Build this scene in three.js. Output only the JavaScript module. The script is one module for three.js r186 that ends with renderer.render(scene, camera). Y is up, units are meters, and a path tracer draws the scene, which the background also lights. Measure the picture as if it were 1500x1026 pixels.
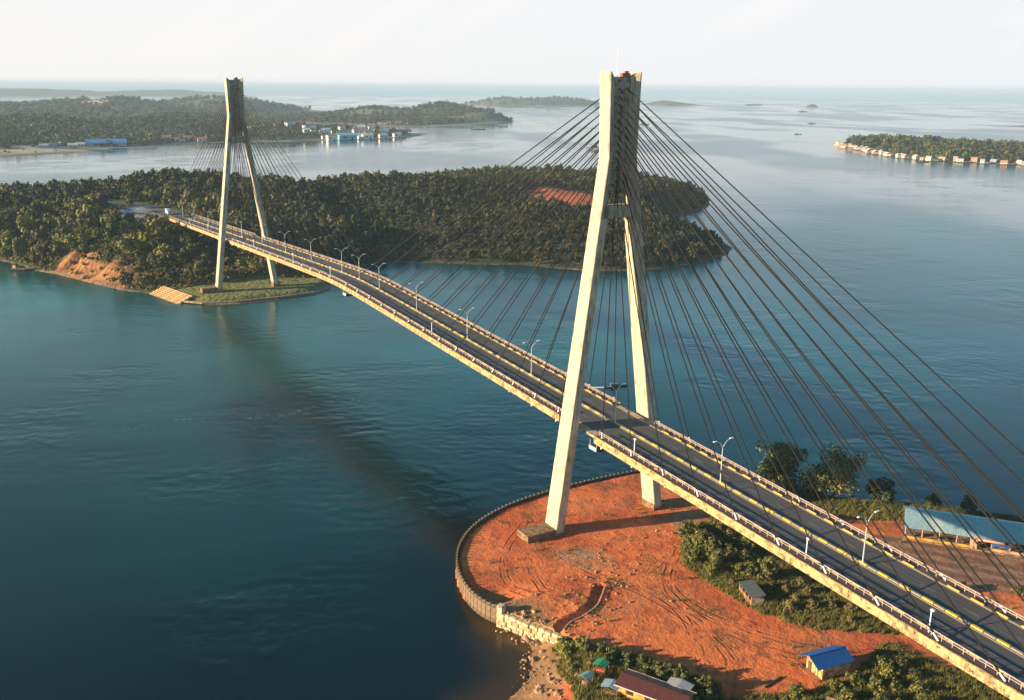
import * as THREE from 'three';
import { mergeGeometries, toCreasedNormals } from 'three/addons/utils/BufferGeometryUtils.js';
import { RoundedBoxGeometry } from 'three/addons/geometries/RoundedBoxGeometry.js';

// ------------------------------------------------------------------ camera
const scene = new THREE.Scene();
const camera = new THREE.PerspectiveCamera(40.21, 1024 / 700, 1, 90000);
{
  const yaw = -0.5318, pitch = -0.26826, roll = 0.008773;
  const fw = new THREE.Vector3(-Math.cos(yaw), 0, Math.sin(yaw));
  const up = new THREE.Vector3(0, 1, 0), rt = new THREE.Vector3().crossVectors(fw, up);
  const F = fw.clone().multiplyScalar(Math.cos(pitch)).addScaledVector(up, Math.sin(pitch));
  const U = new THREE.Vector3().crossVectors(rt, F);
  const R2 = rt.clone().multiplyScalar(Math.cos(roll)).addScaledVector(U, Math.sin(roll));
  const U2 = U.clone().multiplyScalar(Math.cos(roll)).addScaledVector(rt, -Math.sin(roll));
  camera.position.set(190.9, 115.6, 141.7);
  camera.quaternion.setFromRotationMatrix(new THREE.Matrix4().makeBasis(R2, U2, F.clone().negate()));
}
// ------------------------------------------------------------------ noise helpers
const hash2 = (x, y, s = 0) => { let h = Math.imul(x | 0, 374761393) ^ Math.imul(y | 0, 668265263) ^ Math.imul(s | 0, 2246822519); h = Math.imul(h ^ (h >>> 13), 1274126177); h ^= h >>> 16; return (h >>> 0) / 4294967296; };
const vnoise = (x, y, s = 0, p = 0) => {
  let xi = Math.floor(x), yi = Math.floor(y); const fx = x - xi, fy = y - yi;
  let x1 = xi + 1, y1 = yi + 1;
  if (p) { xi = ((xi % p) + p) % p; yi = ((yi % p) + p) % p; x1 = ((x1 % p) + p) % p; y1 = ((y1 % p) + p) % p; }
  const u = fx * fx * fx * (fx * (fx * 6 - 15) + 10), v = fy * fy * fy * (fy * (fy * 6 - 15) + 10);
  const a = hash2(xi, yi, s), b = hash2(x1, yi, s), c = hash2(xi, y1, s), d = hash2(x1, y1, s);
  return a + (b - a) * u + (c - a) * v + (a - b - c + d) * u * v;
};
const fbm = (x, y, o = 4, s = 0, p = 0) => { let t = 0, a = 0.5, n = 0; for (let i = 0; i < o; i++) { t += a * vnoise(x, y, s + i * 17, p); n += a; x *= 2; y *= 2; p *= 2; a *= 0.5; } return t / n; };
const smooth = (a, b, x) => { const t = Math.min(1, Math.max(0, (x - a) / (b - a))); return t * t * (3 - 2 * t); };
const lerp = (a, b, t) => a + (b - a) * t;
const mix3 = (a, b, t) => [lerp(a[0], b[0], t), lerp(a[1], b[1], t), lerp(a[2], b[2], t)];
const rng = (s) => () => { s = (s + 0x6D2B79F5) | 0; let t = Math.imul(s ^ (s >>> 15), 1 | s); t = (t + Math.imul(t ^ (t >>> 7), 61 | t)) ^ t; return ((t ^ (t >>> 14)) >>> 0) / 4294967296; };
const V = (x, y, z) => new THREE.Vector3(x, y, z);

// ------------------------------------------------------------------ sky, sun, exposure
const SUN = V(-0.25, 0.240, 0.938).normalize();
{
  const W = 1024, H = 512, data = new Float32Array(W * H * 4);
  const stops = [[-90, [0.08, 0.12, 0.144]], [-8, [0.208, 0.248, 0.272]], [-2, [0.36, 0.366, 0.372]], [0, [0.364, 0.368, 0.372]], [7.5, [0.364, 0.372, 0.384]], [11, [0.248, 0.336, 0.384]], [15, [0.124, 0.28, 0.36]], [21, [0.052, 0.204, 0.304]], [32, [0.0208, 0.124, 0.208]], [55, [0.0112, 0.064, 0.12]], [90, [0.008, 0.044, 0.088]]];
  const sunAz = Math.atan2(SUN.z, SUN.x), sunEl = Math.asin(SUN.y);
  for (let j = 0; j < H; j++) for (let i = 0; i < W; i++) {
    const az = ((i + 0.5) / W - 0.5) * 2 * Math.PI, el = ((j + 0.5) / H - 0.5) * Math.PI, e = el * 180 / Math.PI;
    let k = 0; while (k < stops.length - 2 && e > stops[k + 1][0]) k++;
    let c = mix3(stops[k][1], stops[k + 1][1], smooth(stops[k][0], stops[k + 1][0], e));
    const cs = Math.sin(el) * Math.sin(sunEl) + Math.cos(el) * Math.cos(sunEl) * Math.cos(az - sunAz);
    const g = 0.5 + 0.5 * cs;                                     // warmer towards the sun
    const band = smooth(22, 2, e);
    c = [c[0] * (1 + band * (0.17 * g - 0.05)), c[1] * (1 + band * (0.07 * g - 0.02)), c[2] * (1 + band * (0.01 - 0.03 * g))];
    const away = smooth(7, 15, e) * smooth(70, 25, e) * (1 - g); c = [c[0] * (1 - .5 * away), c[1] * (1 - .1 * away), c[2] * (1 + .15 * away)].map((v, q) => v * (1 + smooth(7, 15, e) * smooth(70, 25, e) * g * [0, .04, -.16][q]));   // deeper blue away from the sun
    const au = Math.pow(Math.max(0, cs), 26) * 0.28; c = [c[0] + au, c[1] + au * .84, c[2] + au * .62];
    if (e > 0.6 && e < 60) {                                       // thin fair-weather cloud
      const X = Math.cos(az) * 7, Y = Math.sin(az) * 7;
      const n = fbm(X * 2 + 31, e * 0.42 + Y * 2, 5, 3);
      const cl = smooth(0.58, 0.78, n) * smooth(0.6, 2.4, e) * 0.35;
      c = mix3(c, [.42, .40, .39], cl * smooth(40, 8, e));
    }
    const o = (j * W + i) * 4; data[o] = c[0]; data[o + 1] = c[1]; data[o + 2] = c[2]; data[o + 3] = 1;
  }
  const t = new THREE.DataTexture(data, W, H, THREE.RGBAFormat, THREE.FloatType);
  t.mapping = THREE.EquirectangularReflectionMapping; t.magFilter = t.minFilter = THREE.LinearFilter; t.wrapS = THREE.RepeatWrapping; t.needsUpdate = true;
  scene.background = t; scene.environment = t;
}
const sun = new THREE.DirectionalLight(new THREE.Color().setRGB(1, 0.80, 0.50), 5.0);
sun.position.copy(SUN).multiplyScalar(700); sun.castShadow = true; sun.shadow.mapSize.set(4096, 4096);
Object.assign(sun.shadow.camera, { left: -700, right: 700, top: 500, bottom: -500, near: 1, far: 2500 });
scene.add(sun, sun.target);
scene.fog = new THREE.FogExp2(new THREE.Color().setRGB(0.60, 0.78, 1.0), 0.000068);
const renderer = new THREE.WebGLRenderer({ antialias: true });
renderer.toneMapping = THREE.LinearToneMapping; renderer.toneMappingExposure = 2.5;
renderer.shadowMap.enabled = true;

// ------------------------------------------------------------------ object helpers
const used = {};
const numbered = (n) => { used[n] = (used[n] ?? -1) + 1; return used[n] ? `${n}_${String(used[n]).padStart(3, '0')}` : n; };
function tag(o, label, category, group, kind) { o.userData = { label, category }; if (group) o.userData.group = group; if (kind) o.userData.kind = kind; return o; }
function thing(name, label, category, pos = [0, 0, 0], turn = 0, group) { const o = new THREE.Group(); o.name = numbered(name); o.position.set(...pos); o.rotation.y = turn; scene.add(o); return tag(o, label, category, group); }
function mesh(name, geo, mat, parent = scene) { const m = new THREE.Mesh(Array.isArray(geo) ? merged(geo) : geo, mat); m.name = parent === scene ? numbered(name) : name; m.castShadow = m.receiveShadow = true; parent.add(m); return m; }
const structure = (o, label) => { o.userData.kind = 'structure'; if (label) o.userData.label = label; return o; };
const stuff = (o, label, category) => { o.userData.kind = 'stuff'; if (label) o.userData.label = label; if (category) o.userData.category = category; return o; };
function copy(o, pos, turn = 0, scale, label, group) { const c = o.clone(); c.name = numbered(o.name.replace(/_\d{3}$/, '')); c.userData = { ...o.userData }; if (label) c.userData.label = label; if (group) c.userData.group = group; c.position.set(...pos); c.rotation.y = turn; if (scale) c.scale.set(...(Array.isArray(scale) ? scale : [scale, scale, scale])); scene.add(c); return c; }
function merged(list) { return mergeGeometries(list.map((g) => { const h = g.index ? g.toNonIndexed() : g; for (const k of Object.keys(h.attributes)) if (!['position', 'normal', 'uv', 'color'].includes(k)) h.deleteAttribute(k); return h; })); }
// box with metre uv, optional turn about y and tilt about z
function box(w, h, d, x = 0, y = 0, z = 0, ry = 0, rz = 0) {
  const g = new THREE.BoxGeometry(w, h, d).toNonIndexed(); boxUV(g);
  if (rz) g.rotateZ(rz); if (ry) g.rotateY(ry); return g.translate(x, y, z);
}
function rbox(w, h, d, x = 0, y = 0, z = 0, r = 0.04, ry = 0) { const g = new RoundedBoxGeometry(w, h, d, 1, Math.min(r, w / 2.1, h / 2.1, d / 2.1)); boxUV(g); if (ry) g.rotateY(ry); return g.translate(x, y, z); }
function boxUV(g) {
  const p = g.attributes.position, n = g.attributes.normal, uv = new Float32Array(p.count * 2);
  for (let i = 0; i < p.count; i++) { const ax = Math.abs(n.getX(i)), ay = Math.abs(n.getY(i)), az = Math.abs(n.getZ(i)); let u, v; if (ay > ax && ay > az) { u = p.getX(i); v = p.getZ(i); } else if (ax > az) { u = p.getZ(i); v = p.getY(i); } else { u = p.getX(i); v = p.getY(i); } uv[2 * i] = u; uv[2 * i + 1] = v; }
  g.setAttribute('uv', new THREE.BufferAttribute(uv, 2)); return g;
}
function rod(a, b, r0, r1 = r0, n = 6) { const d = b.clone().sub(a), g = new THREE.CylinderGeometry(r1, r0, d.length(), n, 1).toNonIndexed(); g.applyQuaternion(new THREE.Quaternion().setFromUnitVectors(V(0, 1, 0), d.clone().normalize())); return g.translate((a.x + b.x) / 2, (a.y + b.y) / 2, (a.z + b.z) / 2); }
// loft between closed rings of equal point counts; flat ends
function loft(rings, caps = true) {
  const pos = [], n = rings[0].length, push = (...q) => q.forEach((v) => pos.push(v.x, v.y, v.z));
  for (let k = 0; k < rings.length - 1; k++) for (let i = 0; i < n; i++) { const j = (i + 1) % n, a = rings[k][i], b = rings[k][j], c = rings[k + 1][j], d = rings[k + 1][i]; push(a, b, c, a, c, d); }
  if (caps) for (const [r, flip] of [[rings[0], true], [rings[rings.length - 1], false]]) {
    const c2 = r.map((v) => new THREE.Vector2(v.x, v.z)), c1 = r.map((v) => new THREE.Vector2(v.x, v.y)), c0 = r.map((v) => new THREE.Vector2(v.z, v.y));
    const area = (c) => Math.abs(THREE.ShapeUtils.area(c)), best = [c2, c1, c0].sort((a, b) => area(b) - area(a))[0];
    for (const t of THREE.ShapeUtils.triangulateShape(best, [])) flip ? push(r[t[0]], r[t[2]], r[t[1]]) : push(r[t[0]], r[t[1]], r[t[2]]);
  }
  const g = new THREE.BufferGeometry(); g.setAttribute('position', new THREE.Float32BufferAttribute(pos, 3)); g.computeVertexNormals(); return boxUV(g);
}
// gable roof as a thin solid: ridge along local z
function gable(w, d, rise, t = 0.12, over = 0) {
  const a = w / 2 + over, s = rise * over / (w / 2), D = d / 2 + over;
  const prof = [[-a, -s], [0, rise], [a, -s], [a, -s + t], [0, rise + t], [-a, -s + t]];
  return loft([prof.map(([x, y]) => V(x, y, D)), prof.map(([x, y]) => V(x, y, -D))]);
}
function texture(w, h, fn, repeat = [1, 1], srgb = true) {
  const d = new Uint8Array(w * h * 4);
  for (let j = 0; j < h; j++) for (let i = 0; i < w; i++) { const c = fn(i / w, j / h), o = (j * w + i) * 4; for (let k = 0; k < 3; k++) { let v = Math.max(0, Math.min(1, c[k])); if (srgb) v = v <= 0.0031308 ? 12.92 * v : 1.055 * Math.pow(v, 1 / 2.4) - 0.055; d[o + k] = v * 255; } d[o + 3] = 255; }
  const t = new THREE.DataTexture(d, w, h); t.wrapS = t.wrapT = THREE.RepeatWrapping; t.magFilter = THREE.LinearFilter; t.minFilter = THREE.LinearMipmapLinearFilter; t.generateMipmaps = true; t.repeat.set(...repeat); if (srgb) t.colorSpace = THREE.SRGBColorSpace; t.needsUpdate = true; return t;
}
const rgb = (r, g, b) => new THREE.Color().setRGB(r, g, b);
const mat = (c, rough = 0.85, more = {}) => new THREE.MeshStandardMaterial({ color: rgb(...c), roughness: rough, ...more });

// ------------------------------------------------------------------ materials
const concreteTex = texture(512, 512, (u, v) => {
  const a = fbm(u * 8, v * 8, 5, 11, 8), st = fbm(u * 40, v * 3, 3, 5, 40), sp = vnoise(u * 128, v * 128, 8, 128);
  const k = 0.80 + 0.5 * (a - 0.45) - 0.34 * smooth(0.5, 0.76, st) - 0.18 * smooth(.5, .8, fbm(u * 90, v * 2, 2, 61, 2)) + 0.08 * (sp - 0.5);
  const lift = smooth(0.012, 0, Math.abs(((v * 4) % 1) - 0.5)) * 0.16;      // pour joints every 4 m
  return [k - lift, (k - lift) * 0.965, (k - lift) * 0.9];
}, [1 / 16, 1 / 16]);
const stainTex = texture(512, 512, (u, v) => {
  const a = fbm(u * 16, v * 16, 4, 21, 16), st = fbm(u * 64, v * 6, 3, 25, 64), b = fbm(u * 48, v * 48, 2, 29, 48);
  const k = 0.95 - 0.42 * smooth(0.46, 0.66, a) - 0.25 * smooth(0.55, 0.75, st) - 0.25 * smooth(0.55, 0.7, b);
  return [k, k * 0.93, k * 0.82];
}, [1 / 14, 1 / 14]);
const M = {
  pylon: new THREE.MeshStandardMaterial({ color: rgb(.60, .53, .42), map: concreteTex, roughness: 0.9, bumpMap: concreteTex, bumpScale: 0.05 }),
  web: new THREE.MeshStandardMaterial({ color: rgb(.42, .36, .30), map: stainTex, roughness: 0.95 }),  // leg concrete toned darker: shade of the head recess put into the colour
  fascia: new THREE.MeshStandardMaterial({ color: rgb(.52, .36, .205), map: stainTex, roughness: 0.9 }),
  footing: new THREE.MeshStandardMaterial({ color: rgb(.27, .17, .10), map: stainTex, roughness: 0.95 }),
  girder: new THREE.MeshStandardMaterial({ color: rgb(.52, .42, .30), map: stainTex, roughness: 0.9 }),
  cable: mat([.007, .006, .007], 0.95),
  pipe: mat([.72, .72, .74], 0.5),
  rail: mat([.36, .26, .25], 0.5),
  walk: new THREE.MeshStandardMaterial({ color: rgb(.085, .055, .05), roughness: 0.95 }),
  yellow: mat([.56, .36, .06], 0.7), white: mat([.24, .205, .17], 0.8), kerb: mat([.17, .14, .12], 0.9),
  steel: mat([.5, .53, .56], 0.45, { metalness: 0.3 }),
  lampWhite: mat([.8, .82, .84], 0.4),
  trunk: mat([.09, .065, .045], 0.95), dark: mat([.03, .03, .032], 0.8), rubber: mat([.02, .02, .02], 0.8),
};

// ------------------------------------------------------------------ shore outlines (metres, x and z)
function sdf(poly, x, z) {                                        // positive inside
  let d = 1e18, inside = false;
  for (let i = 0, j = poly.length - 1; i < poly.length; j = i++) {
    const [ax, az] = poly[j], [bx, bz] = poly[i], ex = bx - ax, ez = bz - az, wx = x - ax, wz = z - az;
    const t = Math.max(0, Math.min(1, (wx * ex + wz * ez) / (ex * ex + ez * ez + 1e-9))), qx = wx - ex * t, qz = wz - ez * t;
    d = Math.min(d, qx * qx + qz * qz);
    if ((az > z) !== (bz > z) && x < ax + (z - az) / (bz - az) * (bx - ax)) inside = !inside;
  }
  return (inside ? 1 : -1) * Math.sqrt(d);
}
const distLine = (line, x, z) => { let d = 1e18; for (let i = 1; i < line.length; i++) { const [ax, az] = line[i - 1], [bx, bz] = line[i], ex = bx - ax, ez = bz - az, t = Math.max(0, Math.min(1, ((x - ax) * ex + (z - az) * ez) / (ex * ex + ez * ez + 1e-9))); d = Math.min(d, Math.hypot(x - ax - ex * t, z - az - ez * t)); } return d; };
const wallCurve = new THREE.CatmullRomCurve3([[-17, -52], [-19, -43], [-21, -29], [-22, -14], [-21.4, 5], [-19, 19], [-14.5, 30], [-8.5, 38], [-1, 44], [8, 48], [17, 49.6], [23, 49], [27, 47.3]].map(([x, z]) => V(x, 0, z)));
const wallPts = wallCurve.getSpacedPoints(44).map((p) => [p.x, p.z]);
const beachLine = [[28.5, 48.2], [32, 46.6], [36, 47], [40, 48.2], [43.5, 50.4], [47, 54], [50, 58.6], [54, 68], [66, 88], [90, 108], [150, 126], [300, 140]];
const backLine = [[300, -220], [140, -170], [92, -136], [56, -108], [33, -87], [18, -70], [2, -66], [-10, -61]];
const nearPoly = [...wallPts, ...beachLine, ...backLine];
const islandPoly = [[-760, 240], [-640, 200], [-560, 132], [-533, 117], [-505, 104], [-489, 103], [-463, 88], [-430, 76], [-393, 61], [-369, 43], [-345, 38], [-331, 28], [-326, 12], [-326, -10], [-329, -32], [-340, -46], [-372, -62], [-399, -84], [-407, -107], [-398, -126], [-372, -160], [-358, -185], [-340, -197], [-317, -214], [-303, -240], [-300, -262], [-306, -305], [-322, -342], [-345, -366], [-385, -388], [-445, -408], [-490, -424], [-512, -446], [-528, -490], [-552, -526], [-600, -570], [-680, -620], [-760, -620], [-840, -540], [-870, -420], [-840, -290], [-790, -180], [-780, -60], [-830, 60], [-850, 170]];

// ------------------------------------------------------------------ water
{
  const rings = [0]; let r = 6; while (r < 13000) { rings.push(r); r *= 1.045; } const S = 288, cx = 40, cz = 60;
  const pos = [], uv = [], col = [], idx = [];
  for (let k = 0; k < rings.length; k++) for (let s = 0; s < S; s++) {
    const a = s / S * 2 * Math.PI, x = cx + rings[k] * Math.cos(a), z = cz + rings[k] * Math.sin(a);
    pos.push(x, -(rings[k] * rings[k]) / (2 * 6.371e6), z); uv.push(x, z);
    const near = Math.abs(x) < 160 && Math.abs(z) < 160 ? -sdf(nearPoly, x, z) : 99;
    let c = [.0004, .0042, .0046];                                  // clear deep strait
    const t = fbm(x / 150 + 3, z / 190 + 9, 4, 77), strait = -x * 0.9 - z * 0.25 + (t - 0.5) * 340; c = mix3(c, mix3([.0045, .098, .088], [.0040, .064, .086], smooth(80, -240, z)), smooth(10, 260, strait) * (0.5 + 0.5 * smooth(0.36, 0.62, t)));   // milkier drifts of water
    const bl = distLine(beachLine, x, z); if (near < 40) c = mix3([.05, .027, .010], c, smooth(0, 10 + 8 * vnoise(x / 7, z / 7, 4), Math.min(bl, 99)));   // silt stirred up off the beach
    col.push(...c);
  }
  for (let k = 0; k < rings.length - 1; k++) for (let s = 0; s < S; s++) { const a = k * S + s, b = k * S + (s + 1) % S, c = a + S, d = b + S; idx.push(a, b, d, a, d, c); }
  const g = new THREE.BufferGeometry(); g.setAttribute('position', new THREE.Float32BufferAttribute(pos, 3)); g.setAttribute('uv', new THREE.Float32BufferAttribute(uv, 2)); g.setAttribute('color', new THREE.Float32BufferAttribute(col, 3)); g.setIndex(idx); g.computeVertexNormals();
  const N = 1024, hgt = new Float32Array(N * N); const waves = []; const R = rng(5);
  for (let i = 0; i < 32; i++) { const kk = Math.round(4 + 44 * Math.pow(R(), 1.3)), an = 0.9 + (R() - 0.5) * 1.7; waves.push([Math.round(kk * Math.cos(an)), Math.round(kk * Math.sin(an)), R() * 6.28, 1 / Math.pow(kk, 0.95)]); }
  let mn = 1e9, mx = -1e9;
  for (let j = 0; j < N; j++) for (let i = 0; i < N; i++) {
    const u = i / N, v = j / N, w1 = fbm(u * 5, v * 5, 3, 1, 5), w2 = fbm(u * 5, v * 5, 3, 9, 5); let h = 0;
    for (const [a, b, ph, am] of waves) h += am * Math.sin(6.28318 * (a * u + b * v) + ph + 5 * (w1 - .5));
    const am = 0.25 + 1.3 * smooth(0.35, 0.7, w2);
    h = h * am * 0.5 + 0.30 * (fbm(u * 96, v * 96, 2, 3, 96) - 0.5) * am + 0.05 * (fbm(u * 300, v * 300, 1, 5, 300) - .5);
    hgt[j * N + i] = h; mn = Math.min(mn, h); mx = Math.max(mx, h);
  }
  const bt = texture(N, N, (u, v) => { const h = (hgt[Math.round(v * N) * N + Math.round(u * N)] - mn) / (mx - mn); return [h, h, h]; }, [1 / 210, 1 / 210], false);
  // wind-ruffled water in the narrows, sheltered and glassy with drifting streaks on the open strait
  const rt = texture(1024, 1024, (u, v) => { const x = (u - .5) * 32000, z = (v - .5) * 32000, d = Math.hypot(x + 100, z), n = fbm(x / 520 + z / 900, z / 210 - x / 420, 4, 41); const k = lerp(.17, .07, smooth(300, 1300, d)) + (.08 + .05 * smooth(250, 2000, d)) * smooth(0.42, 0.66, n); return [1, k, 1]; }, [1 / 32000, 1 / 32000], false);
  rt.offset.set(.5, .5);
  const m = new THREE.MeshPhysicalMaterial({ vertexColors: true, roughness: 1, roughnessMap: rt, ior: 1.333, specularIntensity: 1, bumpMap: bt, bumpScale: 0.36 });
  structure(mesh('water', g, m), 'calm teal sea strait darkening towards the red earth shore');
}

// ------------------------------------------------------------------ height fields
function field(x0, x1, z0, z1, step, hf, cf, keep = () => true) {
  const nx = Math.round((x1 - x0) / step), nz = Math.round((z1 - z0) / step), pos = [], col = [], uv = [], idx = [], ok = [];
  for (let j = 0; j <= nz; j++) for (let i = 0; i <= nx; i++) { const x = x0 + i * step, z = z0 + j * step, y = hf(x, z); pos.push(x, y, z); uv.push(x, z); col.push(...cf(x, z, y)); ok.push(keep(x, z, y)); }
  for (let j = 0; j < nz; j++) for (let i = 0; i < nx; i++) { const a = j * (nx + 1) + i, b = a + 1, c = a + nx + 1, d = c + 1; if (ok[a] || ok[b] || ok[c] || ok[d]) idx.push(a, c, b, b, c, d); }
  const g = new THREE.BufferGeometry(); g.setAttribute('position', new THREE.Float32BufferAttribute(pos, 3)); g.setAttribute('uv', new THREE.Float32BufferAttribute(uv, 2)); g.setAttribute('color', new THREE.Float32BufferAttribute(col, 3)); g.setIndex(idx); g.computeVertexNormals(); return g;
}
// --- near peninsula: red laterite yard inside a sea wall
const ditch = new THREE.CatmullRomCurve3([[29, 22], [32, 25], [35, 28.5], [37, 33], [38, 37.5], [40, 41]].map(([x, z]) => V(x, 0, z))).getSpacedPoints(24).map((p) => [p.x, p.z]);
const vegMask = (x, z) => {                                        // rough grass: under and beside the deck, and round the sheds
  const n = (fbm(x / 7, z / 7, 3, 61) - 0.5) * 9;
  const a = sdf([[16, -14], [32, -1.5], [47, -1], [56, -2.5], [67, -8], [74, -18], [80, -32], [60, -42], [30, -34], [14, -26]], x, z);
  const b = sdf([[78, -16], [82, -3], [84, 8], [77, 22], [76, 40], [120, 70], [200, 60], [200, -10], [110, -22]], x, z);
  const c = sdf([[42, 43], [46, 40], [53, 35], [62, 30.5], [72, 25], [77, 30], [78, 48], [62, 50], [50, 47]], x, z);
  const d = sdf([[-8, -50], [10, -48], [30, -56], [40, -70], [60, -92], [100, -130], [60, -120], [20, -75], [-10, -65]], x, z);
  return Math.max(a + n * 0.35, b + n * 0.4, c + n * 0.35, d + n * 0.5);
};
function nearH(x, z) {
  const d = sdf(nearPoly, x, z); if (d < 0) return Math.max(-3, -0.2 + d * 1.2 - (distLine(wallPts, x, z) < 2 ? 2 : 0));
  const db = distLine(beachLine, x, z), dk = distLine(backLine, x, z);
  let h = 3.8 * smooth(0, 15, db) * smooth(-2, 9, dk);
  if (x > 24 && x < 52 && z > 34) { const front = ((x - 28) * 6.4 + (z - 47) * 14) / 15.4, k = smooth(50, 43, x); h = lerp(h, front > 0 ? Math.min(h, 0.12 + 0.16 * db) : 3.7, k); }
  h += 0.30 * (fbm(x / 9, z / 9, 4, 31) - 0.5) + 0.10 * (fbm(x / 1.6, z / 1.6, 2, 33) - 0.5);
  const dd = distLine(ditch, x, z); h -= 0.75 * smooth(1.15, 0.3, dd); h += 0.35 * smooth(2.2, 1.4, dd) * smooth(0.9, 1.3, dd);
  const v = vegMask(x, z); h += 0.35 * smooth(0, 4, v);
  return h;
}
{
  const tr = [[[24, -6], [34, 6], [46, 9], [58, 6], [72, -2], [82, -14]], [[26, -4], [36, 8], [47, 11], [60, 9], [73, 3], [80, -16]], [[8, 22], [22, 20], [38, 15], [52, 14], [66, 16], [76, 26]], [[10, 30], [26, 34], [34, 14], [46, 13], [60, 19], [70, 27]], [[-8, 20], [4, 33], [20, 40], [28, 30], [30, 12], [26, 0]]].map((l) => new THREE.CatmullRomCurve3(l.map(([x, z]) => V(x, 0, z))).getSpacedPoints(16).map((p) => [p.x, p.z]));
  const slabs = [[[8, 21], [13, 24], [22, 21], [24, 15], [19, 11], [12, 13]], [[10, -14], [18, -11], [22, -18], [14, -24], [6, -22]]];
  const X0 = -32, Z0 = -72, L = 140;
  const grid = (fn, n = 400) => { const a = new Float32Array((n + 1) * (n + 1)); for (let j = 0; j <= n; j++) for (let i = 0; i <= n; i++) a[j * (n + 1) + i] = fn(X0 + i / n * L, Z0 + j / n * L); return (u, v) => { const x = Math.min(n - 1e-6, u * n), y = Math.min(n - 1e-6, v * n), i = Math.floor(x), j = Math.floor(y), p = j * (n + 1) + i, fx = x - i, fy = y - j; return lerp(lerp(a[p], a[p + 1], fx), lerp(a[p + n + 1], a[p + n + 2], fx), fy); }; };
  const gT = tr.map((t) => grid((x, z) => distLine(t, x, z))), gS = slabs.map((q) => grid((x, z) => sdf(q, x, z), 140)), gV = grid(vegMask, 280), gB = grid((x, z) => distLine(beachLine, x, z), 140), gP = grid((x, z) => sdf([[30, -40], [60, -44], [95, -70], [120, -100], [80, -100], [48, -64]], x, z), 140);
  const tex = texture(1024, 1024, (u, v) => {
    const x = X0 + u * L, z = Z0 + v * L;
    const a = fbm(x / 13, z / 13, 4, 90), b = fbm(x / 2.2, z / 2.2, 3, 95), g = vnoise(x / 0.22, z / 0.22, 97);
    let c = mix3([.48, .092, .025], [.62, .155, .043], smooth(0.3, 0.7, a)); c = mix3(c, [.25, .044, .015], 0.5 * smooth(0.52, 0.72, b));
    c = mix3(c, [.44, .15, .06], 0.5 * smooth(0.62, 0.74, fbm(x / 5, z / 8, 3, 99)));
    for (const t of gT) { const q = Math.abs(t(u, v) - 0.85); if (q < 0.4) c = mix3(c, [.13, .027, .013], 0.65 * smooth(0.4, 0.05, q) * smooth(0.3, 0.55, fbm(x / 3, z / 3, 2, 7))); }
    for (const s of gS) { const d = s(u, v) + (b - 0.5) * 3.2; c = mix3(c, mix3([.40, .24, .14], [.27, .15, .09], smooth(.4, .6, b)), 0.8 * smooth(-0.3, 0.7, d) * (0.45 + 0.55 * smooth(0.35, 0.6, fbm(x / 1.5, z / 1.5, 3, 5)))); }
    if (g > 0.86) c = mix3(c, g > 0.95 ? [.62, .40, .28] : [.16, .045, .025], 0.55);
    const bare = fbm(x / 6, z / 6, 3, 111); c = mix3(c, [.09, .058, .022], 0.75 * smooth(0.63, 0.70, bare) * smooth(0.4, 0.6, g));
    const vg = gV(u, v); if (vg > -1.5) c = mix3(c, mix3([.085, .075, .020], [.19, .085, .032], smooth(0.45, 0.75, b)), smooth(-1.4, 0.8, vg));
    const db = gB(u, v); c = mix3(mix3([.22, .105, .045], [.34, .18, .085], b), c, smooth(7, 12, db + (a - .5) * 8));
    if (z < -26 && x > 24) { const bd = gP(u, v); const st = Math.sin((z * 0.78 + x * 0.62) * 1.25 + (a - .5) * 1.2); c = mix3(c, mix3([.17, .075, .045], [.27, .14, .085], smooth(-.6, .9, st * (.4 + a) + 2.2 * (b - .5))), smooth(-1, 2, bd)); }
    return c;
  });
  tex.wrapS = tex.wrapT = THREE.ClampToEdgeWrapping;
  const keep = (x, z) => sdf(nearPoly, x, z) > -3;
  const g = field(-26, 104, -112, 84, 0.7, nearH, () => [1, 1, 1], keep);
  const uv = g.attributes.uv; for (let i = 0; i < uv.count; i++) uv.setXY(i, (uv.getX(i) - X0) / L, (uv.getY(i) - Z0) / L);
  g.deleteAttribute('color');
  const relief = texture(1024, 1024, (u, v) => { const x = X0 + u * L, z = Z0 + v * L; let k = 0.5 + 0.5 * (fbm(x / 1.4, z / 1.4, 4, 3) - 0.5) + 0.25 * (vnoise(x / 0.3, z / 0.3, 8) - .5); for (const t of gT) { const q = Math.abs(t(u, v) - 0.85); if (q < 0.75) k += (q < 0.32 ? -0.15 * smooth(.32, .1, q) : 0.07 * smooth(.75, .45, q)) * smooth(0.3, 0.55, fbm(x / 3, z / 3, 2, 7)); } return [k, k, k]; }, [1, 1], false);
  structure(mesh('ground', g, new THREE.MeshStandardMaterial({ map: tex, roughness: 0.97, bumpMap: relief, bumpScale: 0.28 })), 'red earth yard round the near bridge pylon, inside the sea wall');
  const far = field(104, 300, -220, 145, 4, (x, z) => Math.min(sdf(nearPoly, x, z) * 0.4, 4 + smooth(120, 200, x) * 16 * smooth(40, 10, Math.abs(z))), (x, z) => mix3([.10, .07, .03], [.3, .1, .04], fbm(x / 20, z / 20, 3, 4)), (x, z) => sdf(nearPoly, x, z) > -6);
  structure(mesh('hill_slope', far, new THREE.MeshStandardMaterial({ vertexColors: true, roughness: 0.97 })), 'rising land behind the yard that carries the bridge end');
}
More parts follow.
